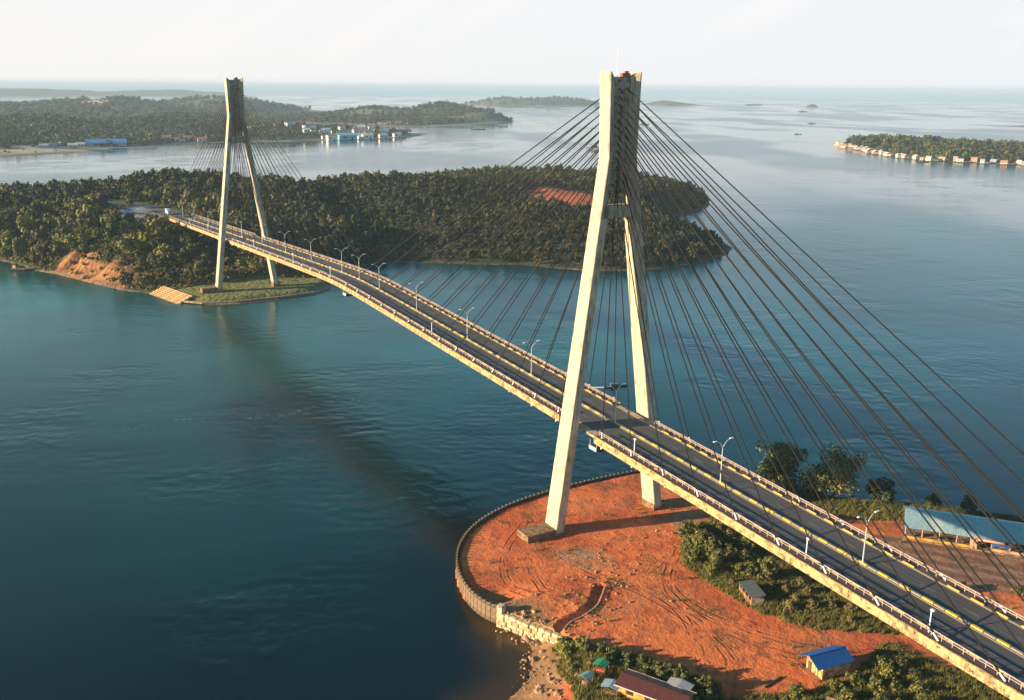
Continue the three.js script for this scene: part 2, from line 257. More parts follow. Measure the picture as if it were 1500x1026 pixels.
// --- far headland and wooded island
const hills = [[-700, 70, 23, 110, 90], [-690, -30, 34, 80, 60], [-640, -95, 30, 80, 60], [-645, -155, 20, 80, 60], [-612, -215, 32, 95, 70], [-585, -300, 27, 80, 80], [-545, -375, 23, 85, 75], [-580, -480, 17, 80, 75], [-450, -270, 19, 90, 80], [-400, -320, 13, 70, 60], [-560, 15, 26, 85, 60], [-495, 35, 17, 60, 45], [-480, -60, 17, 80, 60], [-760, -420, 16, 110, 130]];
const clear = [[-545, -286], [-560, -337], [-522, -362], [-455, -316], [-498, -294]];
const cliffLine = [[-462, 80], [-446, 76], [-428, 69], [-414, 63]];
const roadLine = [[-522, 0], [-560, 2], [-600, 14], [-640, 40]];
const lotPoly = [[-585, 12], [-520, 11], [-500, 24], [-540, 42], [-580, 38]];
const platPoly = [[-366, 42], [-345, 36], [-332, 27], [-327, 12], [-327, -10], [-331, -32], [-342, -45], [-362, -50], [-374, -20], [-374, 20]];
function islandH(x, z) {
  const d = sdf(islandPoly, x, z); if (d < -1) return Math.max(-4, d * 0.35);
  let s = 0; for (const [hx, hz, h, rx, rz] of hills) s += Math.pow(h * Math.exp(-0.5 * (((x - hx) / rx) ** 2 + ((z - hz) / rz) ** 2)), 5);
  let H = Math.pow(s + 3125, 0.2);
  const cl = distLine(cliffLine, x, z), w = lerp(20, 46, smooth(10, 60, cl));
  let h = H * smooth(-2, w, d) + (fbm(x / 38, z / 38, 4, 71) - 0.5) * 7 * smooth(5, 40, d);
  if (cl < 34) { const g = vnoise((x * 0.93 - z * 0.36) / 4.6 + d * 0.05, d / 40, 5) * .65 + .35 * vnoise((x * 0.93 - z * 0.36) / 11, d / 60, 9); h -= 3.6 * smooth(0.3, 0.7, g) * smooth(34, 14, cl) * smooth(2, 12, d); }
  h = lerp(h, 2.9 + (fbm(x / 9, z / 9, 3, 8) - .5) * 0.7, smooth(-5, 3, sdf(platPoly, x, z)) * smooth(-1, 5, d));
  if (x > -372 && d >= 0 && d < 5) h = Math.min(h, d * 0.55);
  const r = distLine(roadLine, x, z), l = Math.max(14 - r, sdf(lotPoly, x, z) + 3);
  h = lerp(h, 25.0 - 0.6, smooth(-9, 2, l));
  if (x > -512) h = Math.min(h, 24.5 - (x + 512) * 0.09 + Math.max(0, Math.abs(z) - 16) * 0.8);   // stays below the side span
  return h;
}
const soilMask = (x, z) => Math.max(smooth(20, 12, distLine(cliffLine, x, z) + (fbm(x / 8, z / 8, 3, 14) - .5) * 14) * smooth(0, 4, sdf(islandPoly, x, z) + 4), smooth(-2, 2, sdf(clear, x, z) + (fbm(x / 12, z / 12, 3, 2) - .5) * 12));
{
  const cf = (x, z, y) => {
    const n = fbm(x / 14, z / 14, 4, 51), m = fbm(x / 4, z / 4, 2, 53); let c = mix3([.028, .036, .012], [.075, .065, .025], smooth(0.35, 0.7, n));
    const d0 = sdf(islandPoly, x, z), red = smooth(-2, 2, sdf(clear, x, z) + (fbm(x / 12, z / 12, 3, 2) - .5) * 12);
    c = mix3(c, mix3(mix3([.30, .10, .032], [.44, .20, .08], m), [.15, .06, .024], .85 * smooth(.42, .6, vnoise((x * 0.93 - z * 0.36) / 3, d0 / 40, 15))), soilMask(x, z)); c = mix3(c, mix3([.36, .070, .030], [.46, .115, .05], m), red);
    const d = sdf(islandPoly, x, z); c = mix3(mix3([.34, .20, .12], [.16, .10, .07], m), c, smooth(0.2, 2.4, d + (n - .5) * 9 + (x < -380 || z < -60 ? 1.2 : 0)));
    c = mix3(c, mix3([.10, .12, .028], [.20, .18, .055], m), smooth(-1, 2, sdf(platPoly, x, z)) * smooth(2, 4, d));
    c = mix3(c, [.20, .18, .17], smooth(-1.5, 1, sdf(lotPoly, x, z) + (n - .5) * 4)); return c;
  };
  const g = field(-880, -290, -650, 150, 2.4, islandH, cf, (x, z) => sdf(islandPoly, x, z) > -14);
  const bt = texture(512, 512, (u, v) => { const k = fbm(u * 24, v * 24, 5, 3, 24); return [k, k, k]; }, [1 / 40, 1 / 40], false);
  structure(mesh('island_terrain', g, new THREE.MeshStandardMaterial({ vertexColors: true, roughness: 0.97, bumpMap: bt, bumpScale: 0.9 })), 'wooded island and headland under the far end of the bridge');
}

// ------------------------------------------------------------------ the bridge
const SP = 350, X_NEAR = 172, X_FAR = -522;
const deckY = (x) => 38.7 - 0.0429 * (Math.sqrt((x + 175) ** 2 + 17.3 ** 2) - 17.3);
const deckTilt = (x) => Math.atan2(deckY(x + 0.5) - deckY(x - 0.5), 1);
function sweep(profile, x0, x1, step = 4) {                          // profile: closed [z, y above deck] list, carried along the deck
  const n = Math.max(1, Math.ceil((x1 - x0) / step)), rings = [];
  for (let i = 0; i <= n; i++) { const x = x0 + (x1 - x0) * i / n, y = deckY(x); rings.push(profile.map(([z, h]) => V(x, y + h, z))); }
  return loft(rings);
}
const rect = (z0, z1, y0, y1) => [[z0, y0], [z0, y1], [z1, y1], [z1, y0]];
const bridge = thing('cable_stayed_bridge', 'long cable stayed concrete bridge with two tall pylons across the strait', 'bridge');
{
  const deck = new THREE.Group(); deck.name = 'deck'; bridge.add(deck);
  mesh('girder', sweep([[-9.5, -0.12], [9.5, -0.12], [9.5, -0.7], [5.2, -2.5], [-5.2, -2.5], [-9.5, -0.7]], X_FAR, X_NEAR), M.girder, deck);
  const asphalt = texture(512, 512, (u, v) => { const k = 0.8 + 0.5 * (fbm(u * 6, v * 24, 4, 3, 2) - 0.5), sp = 0.12 * (vnoise(u * 200, v * 200, 3, 200) - .5), wheel = 0.16 * smooth(0.5, 0.75, fbm(u * 2, v * 26, 2, 9, 2)); return [k + sp - wheel, (k + sp - wheel) * 0.99, (k + sp - wheel) * 1.02]; }, [1 / 60, 1 / 16]);
  const road = new THREE.MeshStandardMaterial({ color: rgb(.085, .078, .086), map: asphalt, roughness: 0.85 });
  for (const s of [-1, 1]) mesh('carriageway', sweep(s > 0 ? rect(0.55, 7.3, -0.115, 0) : rect(-7.3, -0.55, -0.115, 0), X_FAR, X_NEAR), road, deck);
  mesh('median', sweep(rect(-0.55, 0.55, -0.115, 0.16), X_FAR, X_NEAR), M.kerb, deck);
  for (const s of [-1, 1]) for (const [a, b] of [[X_FAR, -SP - 8], [-SP + 8, -8], [8, X_NEAR]]) {
    const zz = (p, q) => s > 0 ? [p, q] : [-q, -p];
    mesh('kerb', sweep(rect(...zz(7.3, 7.75), -0.11, 0.24), a, b), M.kerb, deck);
    mesh('walkway', sweep(rect(...zz(7.75, 9.75), -0.11, 0.18), a, b), M.walk, deck);
    for (let x = a; x < b - 0.5; x += 12) mesh('edge_beam', sweep(rect(...zz(9.752, 10.15), -1.55, 0.32), x + 0.02, Math.min(x + 11.98, b), 3), M.fascia, deck);
  }
  // painted kerb blocks on the median and on the kerb beyond it
  const yb = rbox(2.35, 0.34, 0.6, 0, 0, 0, 0.05), wb = rbox(2.2, 0.3, 0.55, 0, 0, 0, 0.05), kb = rbox(2.6, 0.26, 0.34, 0, 0, 0, 0.05); const rest = [[], []];
  for (let k = -107; k < 29; k++) for (const [dx, z, y, g, m, nm] of [[0, 0.0, 0.33, yb, 0, 'yellow_kerb_block'], [2.42, 0, 0.31, wb, 1, 'grey_kerb_block'], [-0.3, -7.5, 0.37, kb, 0, 'yellow_kerb_block'], [-0.3, 7.5, 0.37, kb, 0, 'yellow_kerb_block']]) {
    const x = 29.2 + (k - 0) * 4.85 + dx; if (x < X_FAR + 4 || x > 130 || (Math.abs(z) > 5 && [0, -SP].some((p) => Math.abs(x - p) < 9.6))) continue;
    const j = hash2(k, m + Math.round(z), 3);
    if (j < 0.04) continue;
    if (x > -190) { const o = mesh(nm, g, m ? M.white : M.yellow, deck); o.position.set(x, deckY(x) + y, z); o.rotation.set(0, (j - 0.5) * 0.02, deckTilt(x)); }
    else { const q = g.clone(); q.rotateZ(deckTilt(x)); q.translate(x, deckY(x) + y, z); rest[m].push(q); }
  }
  rest.forEach((r, m) => stuff(mesh('kerb_blocks', r, m ? M.white : M.yellow, deck), m ? 'far run of grey kerb blocks' : 'far run of yellow kerb blocks'));
  const dash = box(3.0, 0.012, 0.16), paint = mat([.17, .165, .16], 0.85);
  for (let x = -500; x < 120; x += 9) for (const z of [-3.9, 3.9]) { const o = mesh('lane_dash', dash, paint, deck); o.position.set(x, deckY(x) + 0.010, z); o.rotation.z = deckTilt(x); }
  // railings: two pipes, posts every 2 m, broken at the pylon legs
  for (const s of [-1, 1]) {
    const rl = new THREE.Group(); rl.name = 'railing'; bridge.add(rl);
    for (const [a, b] of [[X_FAR, -SP - 8.1], [-SP + 8.1, -8.1], [8.1, X_NEAR]]) {
      const z = s * 8.7, tube = (h, r) => sweep([[z - r, h - r], [z - r, h + r], [z + r, h + r], [z + r, h - r]], a, b, 6);
      mesh('top_rail', tube(1.3, 0.085), M.rail, rl); mesh('lower_rail', tube(0.8, 0.06), M.rail, rl);
      const posts = []; for (let x = a + 0.2; x < b; x += 2) posts.push(box(0.14, 1.2, 0.14, x, deckY(x) + 0.7, z)); stuff(mesh('railing_posts', posts, M.rail, rl));
    }
  }
}
// pylons
function pylon(px) {
  const P = new THREE.Group(); P.name = 'pylon'; P.position.set(px, 0, 0); bridge.add(P);
  const BASE = 4.6, KN = 99.35, AR = 85, TOP = 119.4;
  const zo = (y) => y < KN ? lerp(17.55, 4.26, (y - 3.84) / (KN - 3.84)) : lerp(4.26, 4.62, (y - KN) / (TOP - KN));
  const hx = (y) => y < KN ? lerp(2.76, 2.08, (y - 3.84) / (KN - 3.84)) : lerp(2.08, 2.2, (y - KN) / (TOP - KN));
  const th = (y) => lerp(2.65, 2.35, (y - 3.84) / (AR - 3.84));
  for (const s of [1, -1]) {
    const rings = []; const c = 0.16;
    const ys = []; for (let y = BASE; y < AR; y += 8.04) ys.push(y); ys.push(AR);
    for (const y of ys) { const o = zo(y), i = o - th(y), h = hx(y); let r = [[-h + c, o], [h - c, o], [h, o - c], [h, i + c], [h - c, i], [-h + c, i], [-h, i + c], [-h, o - c]].map(([x, z]) => V(x, y, s * z)); if (s > 0) r = r.reverse(); rings.push(r); }
    mesh('leg', loft(rings.map((r) => r.slice().reverse())), M.pylon, P);
    // upper leg: solid shaft whose inner faces slope back to the recessed web
    const up = []; for (const y of [AR + 0.003, 88, 91, 95, KN, 104, 109, 114, TOP]) {
      const o = zo(y), h = hx(y), w = y < KN ? lerp(th(AR), 2.15, (y - AR) / (KN - AR)) : 2.15, yi = y === TOP ? TOP - 1.25 : y;
      let r = [V(-h + c, y, s * o), V(h - c, y, s * o), V(h, y, s * (o - c)), V(h, y - (TOP === y ? 0.12 : 0), s * (o - 0.34)), V(0.72, yi, s * (o - w)), V(-0.72, yi, s * (o - w)), V(-h, y - (TOP === y ? 0.12 : 0), s * (o - 0.34)), V(-h, y, s * (o - c))];
      if (s > 0) r = r.reverse(); up.push(r.reverse());
    }
    mesh('upper_leg', loft(up), M.pylon, P);
    const f = mesh('footing', [rbox(5.4, 3.6, s > 0 ? 11.4 : 4, 0, 3.9, s * (s > 0 ? 20.1 : 16.6), 0.1)], M.footing, P); f.userData.label = 'concrete pile cap under the pylon leg';
  }
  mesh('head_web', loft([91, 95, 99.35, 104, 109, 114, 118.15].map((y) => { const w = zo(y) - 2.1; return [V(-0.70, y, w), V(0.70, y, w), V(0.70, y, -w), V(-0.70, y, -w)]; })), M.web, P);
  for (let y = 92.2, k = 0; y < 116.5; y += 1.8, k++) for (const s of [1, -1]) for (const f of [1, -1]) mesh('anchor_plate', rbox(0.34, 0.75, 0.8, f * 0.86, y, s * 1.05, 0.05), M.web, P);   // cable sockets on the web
  mesh('crossbeam', loft([85.004, 87.9].map((y) => { const w = zo(y) - 2.36, h = hx(y) - 0.12; return [V(-h, y, w), V(h, y, w), V(h, y, -w), V(-h, y, -w)]; })), M.pylon, P);
  const pf = mesh('work_platform', [box(1.0, 0.1, 2.6, 1.2, 89.2, 0.2), ...[-1, 0, 1].map((k) => box(0.06, 1.0, 0.06, 1.6, 89.7, 0.2 + k * 1.2)), box(0.06, 0.06, 2.6, 1.6, 90.2, 0.2)], M.rail, P);
  pf.userData.label = 'small steel platform in the opening under the pylon head';
  mesh('lightning_mast', rod(V(0, 118.15, 1.1), V(0, 124.5, 1.1), 0.09, 0.05), M.lampWhite, P);
  const tank = mesh('roof_hatch', [rbox(1.2, 0.9, 2.4, 0, 118.6, -1.2, 0.08), rbox(0.8, 0.5, 1.0, 0, 119.3, -1.5, 0.08)], mat([.34, .11, .07], 0.8), P); tank.userData.label = 'rust red hatch housing on the pylon top';
  return P;
}
pylon(0); pylon(-SP);
for (const x of [-166, 7]) { const g = new THREE.Group(); g.name = 'inspection_gantry'; bridge.add(g); const y = deckY(x); mesh('cage', box(3.2, 0.2, 3.0, x, y - 4.0, 8.2), M.dark, g); for (const a of [-1.4, 1.4]) for (const b of [-1.3, 1.3]) mesh('hanger', box(0.12, 2.6, 0.12, x + a, y - 2.8, 8.2 + b), M.steel, g); mesh('guard', box(3.2, 1.0, 0.08, x, y - 3.4, 9.72), M.steel, g); }
// stay cables: fourteen in each of eight fans
for (const px of [0, -SP]) for (const dir of [1, -1]) for (const s of [1, -1]) for (let k = 0; k < 14; k++) {
  const x = px + dir * (10 + 12 * k), a = V(px + dir * 0.95, 92.2 + 1.8 * k, s * 1.05), b = V(x, deckY(x) + 0.2, s * 9.15), d = a.clone().sub(b).normalize();
  const c = mesh('stay_cable', rod(b.clone().addScaledVector(d, 1.4), a, 0.14, 0.14, 6), M.cable, bridge);
  mesh('anchor_end', rod(b.clone().addScaledVector(d, -2.7), b.clone().addScaledVector(d, -2.0), 0.22, 0.22, 8), M.pipe, c); mesh('anchor_pipe', rod(b, b.clone().addScaledVector(d, 1.5), 0.19, 0.16, 8), M.pipe, c);
}
// ------------------------------------------------------------------ lamps on the deck
{
  const L = thing('street_lamp', 'tall twin arm street lamp standing on the kerbed bridge median', 'street lamp', [0, 0, 0], 0, 'street lamps along the bridge median');
  mesh('base_plate', rbox(0.5, 0.5, 0.4, 0, 0.3, 0, 0.04), M.steel, L);
  mesh('pole', rod(V(0, 0.1, 0), V(0, 8.6, 0), 0.16, 0.10, 8), M.steel, L);
  for (const s of [1, -1]) {
    const tube = new THREE.TubeGeometry(new THREE.CatmullRomCurve3([V(0, 8.2, 0), V(0, 9.0, s * 0.35), V(0, 9.9, s * 1.2), V(0, 10.25, s * 2.0)]), 10, 0.075, 6).toNonIndexed();
    const arm = mesh('arm', tube, M.steel, L); mesh('lamp_head', rbox(0.42, 0.2, 1.1, 0, 10.3, s * 2.4, 0.09), M.lampWhite, arm);
  }
  const xs = [82.6, 42.9, 3, -38.6, -79, -118.4, -153, -174, -194, -234, -273, -314, -354, -394, -434, -474, -510];
  xs.forEach((x, i) => { if (i) copy(L, [x, deckY(x) + 0.16, 0], 0); else L.position.set(x, deckY(x) + 0.16, 0); });
  const post = thing('walkway_lamp', 'short white single post lamp on the bridge walkway railing', 'lamp post', [0, 0, 0], 0, 'walkway lamps on the bridge edge');
  mesh('pole', rod(V(0, 0, 0), V(0, 4.1, 0), 0.13, 0.10, 8), M.lampWhite, post); mesh('lamp_head', rbox(0.75, 0.32, 0.5, 0.2, 4.2, 0, 0.1), M.lampWhite, post);
  [76.1, 103.5, 22, -88.6, -185.5, -235, -300, -400, -450].forEach((x, i) => { const p = [x, deckY(x) + 0.18, 8.3]; if (i) copy(post, p, 0); else post.position.set(...p); });
}

// ------------------------------------------------------------------ plants
const leafMat = (more = {}) => new THREE.MeshStandardMaterial({ vertexColors: true, roughness: 0.8, side: THREE.DoubleSide, ...more });
const LEAF = leafMat();
// a crown of leaf sprays: lobes is [[x, y, z, r], ...]; each spray is a small bent quad
function crown(seed, n, lobes, size, tone, droop = 0) {
  const R = rng(seed), pos = [], nor = [], col = []; const tot = lobes.reduce((a, l) => a + l[3] * l[3], 0);
  for (let i = 0; i < n; i++) {
    let q = R() * tot, l = lobes[0]; for (const m of lobes) { q -= m[3] * m[3]; if (q <= 0) { l = m; break; } }
    const th = R() * 6.2832, cz = R() * 2 - 1, sn = Math.sqrt(1 - cz * cz), rr = l[3] * (0.55 + 0.5 * Math.pow(R(), 0.6)) * (R() < 0.1 ? 1.12 + 0.25 * R() : 1);
    const dir = V(sn * Math.cos(th), cz, sn * Math.sin(th)), c = V(l[0], l[1], l[2]).addScaledVector(dir, rr);
    const nn = dir.clone().add(V(R() - .5, R() - .3, R() - .5).multiplyScalar(0.8)).normalize();
    const t1 = V(R() - .5, R() - .5 - droop, R() - .5).cross(nn).normalize(), t2 = nn.clone().cross(t1);
    const s = size * (0.6 + 0.8 * R()), w = s * (0.45 + 0.3 * R()), bend = nn.clone().multiplyScalar(-s * 0.25);
    const a = c.clone().addScaledVector(t1, -s).add(bend), b = c.clone().addScaledVector(t2, w), d = c.clone().addScaledVector(t1, s).add(bend), e = c.clone().addScaledVector(t2, -w);
    const k = 0.65 + 0.7 * R(), cc = tone[Math.floor(R() * tone.length)].map((v) => v * k * 0.7);
    for (const p of [a, d, b, a, e, d]) { pos.push(p.x, p.y, p.z); nor.push(nn.x, nn.y, nn.z); col.push(...cc); }
  }
  const g = new THREE.BufferGeometry(); g.setAttribute('position', new THREE.Float32BufferAttribute(pos, 3)); g.setAttribute('normal', new THREE.Float32BufferAttribute(nor, 3)); g.setAttribute('color', new THREE.Float32BufferAttribute(col, 3)); return g;
}
function lobesFor(seed, n, w, h, y0) { const R = rng(seed), o = []; n = Math.round(n * 1.5); for (let i = 0; i < n; i++) { const a = R() * 6.28, d = Math.sqrt(R()) * w * 0.40, t = R(); o.push([Math.cos(a) * d, y0 + h * (0.12 + 0.72 * t), Math.sin(a) * d, w * (0.10 + 0.17 * R() * R() + .03) * (1 - 0.25 * t)]); } o.push([0, y0 + h * 0.45, 0, w * 0.3]); return o; }
function limbs(seed, h, r, lobes) { const R = rng(seed), g = [rod(V(0, -0.5, 0), V(0.1, h, 0.05), r, r * 0.6, 6)]; for (const l of lobes.slice(0, 5)) g.push(rod(V(0.05, h * (0.6 + 0.35 * R()), 0), V(l[0] * .8, l[1], l[2] * .8), r * 0.45, r * 0.15, 5)); return merged(g); }
const TONES = [
  [[.120, .128, .022], [.165, .155, .030], [.080, .094, .018], [.200, .165, .040]],       // olive green
  [[.056, .080, .018], [.076, .105, .022], [.040, .060, .016], [.115, .122, .028]],       // deep green
  [[.280, .250, .034], [.215, .215, .030], [.310, .255, .052], [.160, .165, .028]],       // yellow green
  [[.190, .130, .036], [.240, .155, .050], [.125, .105, .026], [.095, .090, .022]],       // brownish, dry
];
const treeKinds = [];
{
  const names = ['olive green', 'dark green', 'yellow green', 'brownish'];
  for (let k = 0; k < 4; k++) for (let v = 0; v < 2; v++) {
    const w = [8.5, 8, 9, 6.5][k] * (v ? 0.9 : 1.05), h = [7, 8, 6.4, 6][k] * (v ? 1.1 : 1), y0 = 2.2, lb = lobesFor(100 + k * 10 + v, 8 + v * 2, w, h, y0);
    treeKinds.push({ crown: crown(200 + k * 7 + v, 620, lb, 0.62, TONES[k]), trunk: limbs(300 + k + v, y0 + h * 0.35, 0.24, lb), name: names[k], far: crown(400 + k * 7 + v, 110, lb, 1.15, TONES[k]) });
  }
}
const protoTrees = {};
function plantTree(kind, pos, turn, scale, label, group, name = 'tree') {
  const key = name + kind + label; if (!protoTrees[key]) { const t = thing(name, label, 'tree', pos, turn, group); mesh('trunk', treeKinds[kind].trunk, M.trunk, t); mesh('crown', treeKinds[kind].crown, LEAF, t); t.scale.set(...(Array.isArray(scale) ? scale : [scale, scale, scale])); protoTrees[key] = t; return t; }
  return copy(protoTrees[key], pos, turn, scale);
}
function scatter(name, geo, list, label, category = 'forest', material = LEAF) {      // list: [x, y, z, turn, sx, sy, tint]
  const im = new THREE.InstancedMesh(geo, material, list.length), q = new THREE.Quaternion(), m = new THREE.Matrix4(); im.name = numbered(name);
  list.forEach(([x, y, z, t, sx, sy, k], i) => { q.setFromAxisAngle(V(0, 1, 0), t); m.compose(V(x, y, z), q, V(sx, sy, sx)); im.setMatrixAt(i, m); im.setColorAt(i, rgb(k, k * lerp(0.92, 1.05, hash2(i, 7)), k * 0.95)); });
  im.castShadow = im.receiveShadow = true; scene.add(im); stuff(im, label, category); return im;
}
// woods on the far headland and island
{
  const all = [], R = rng(77), st = 5.9;
  for (let x = -860; x < -296; x += st) for (let z = -640; z < 150; z += st) {
    const px = x + (R() - .5) * st * 0.95, pz = z + (R() - .5) * st * 0.95, r = R(), r2 = R(), r3 = R(), r4 = R(), d = sdf(islandPoly, px, pz);
    if (d < 2.0) continue; if (soilMask(px, pz) > 0.35 && r > 0.05) continue; if (sdf(platPoly, px, pz) > -3) continue;
    if (distLine(roadLine, px, pz) < 10 || sdf(lotPoly, px, pz) > (px > -548 ? -13 : -2)) continue;
    const y = islandH(px, pz); if (y < 0.25) continue;
    const head = pz > -40 && px > -620; if (head && r4 > 0.42) continue; let s = head ? 0.6 + 1.15 * r2 * r2 : 0.5 + 0.7 * r2 * r2; const under = px > -520 && Math.abs(pz) < 17; if (under) { if (r > 0.75) continue; s = Math.min(s, Math.max(0.22, (deckY(px) - 4.5 - y) / 10.5)); if (px < -470) s = Math.min(s, 0.26); }
    if (px > -420 && pz > -60) s *= 0.7;
    const plant = pz < -120 && px > -640; if (plant) s = 0.36 + 0.46 * r2 * r2 + 0.08 * r;
    const n = fbm(px / 45, pz / 45, 3, 19); let kind = n > 0.56 ? (r3 < 0.5 ? 0 : 2) : r3 < 0.62 ? 1 : r3 < 0.9 ? 0 : 3; if (plant) kind = r3 < 0.55 ? 1 : r3 < 0.8 ? 0 : 3; if (!plant && pz > 0 && px > -640 && px < -420 && r3 > 0.3) kind = r3 > 0.5 ? (r3 > 0.86 ? 3 : 2) : 0;
    all.push({ x: px, y, z: pz, s, kind: kind * 2 + (r4 * 1000 % 1 > 0.5 ? 1 : 0), t: r4 * 37, sy: s * (0.8 + 0.5 * r), dist: Math.hypot(px - 190.9, pz - 141.7) });
  }
  // the trees of the headland that show largest stand as individuals
  const front = all.filter((t) => t.z > -45 && t.x > -640 && t.s > 0.3).sort((a, b) => a.dist / a.s - b.dist / b.s).slice(0, 270); const pick = new Set(front);
  for (const t of front) {
    const k = treeKinds[t.kind].name, where = t.x > -430 ? 'on the slope behind the far pylon' : distLine(cliffLine, t.x, t.z) < 38 ? 'at the brink of the eroded orange cliff' : t.z > 60 ? 'on the low shore beside the small jetty' : distLine(roadLine, t.x, t.z) < 45 ? 'near the road at the far bridge end' : 'on the wooded headland across the strait';
    plantTree(t.kind, [t.x, t.y, t.z], t.t, [t.s, t.sy, t.s], `leafy ${k} tree ${where}`, `${k} trees ${where}`, 'headland_tree');
  }
  const by = {}; for (const t of all) if (!pick.has(t)) (by[t.kind] ??= []).push([t.x, t.y, t.z, t.t, t.s * 1.05, t.sy * 1.05, 0.36 + 0.36 * hash2(Math.round(t.x), Math.round(t.z))]);
  for (const k in by) scatter('forest', treeKinds[k].far, by[k], `dense ${treeKinds[k].name} woods covering the island hills`);
  // low scrub on the banks
  const sc = [], R2 = rng(5); const lb = [[0, 0.5, 0, 0.9], [0.8, 0.4, 0.3, 0.7], [-0.6, 0.4, -0.5, 0.75]];
  for (let i = 0; i < 9000; i++) { const x = -610 + R2() * 290, z = -60 + R2() * 190, d = sdf(islandPoly, x, z); if (d < 2.5) continue; const so = soilMask(x, z), y = islandH(x, z); if (y < 0.5 || so > 0.3 && R2() > 0.16 || distLine(roadLine, x, z) < 11 || sdf(lotPoly, x, z) > 0) continue; const pl = sdf(platPoly, x, z) > 0; if (pl && R2() > 0.25) continue; sc.push([x, y - 0.15, z, R2() * 6, (pl ? 0.3 : 0.8) + R2() * 0.9 * (pl ? 0.3 : 1), (pl ? 0.25 : 0.8) + R2() * (pl ? 0.2 : 1), 0.7 + R2() * 0.7]); }
  scatter('undergrowth', crown(9, 60, lb, 0.42, [...TONES[0], ...TONES[2], ...TONES[3]]), sc, 'scrubby undergrowth on the headland banks', 'undergrowth');
}
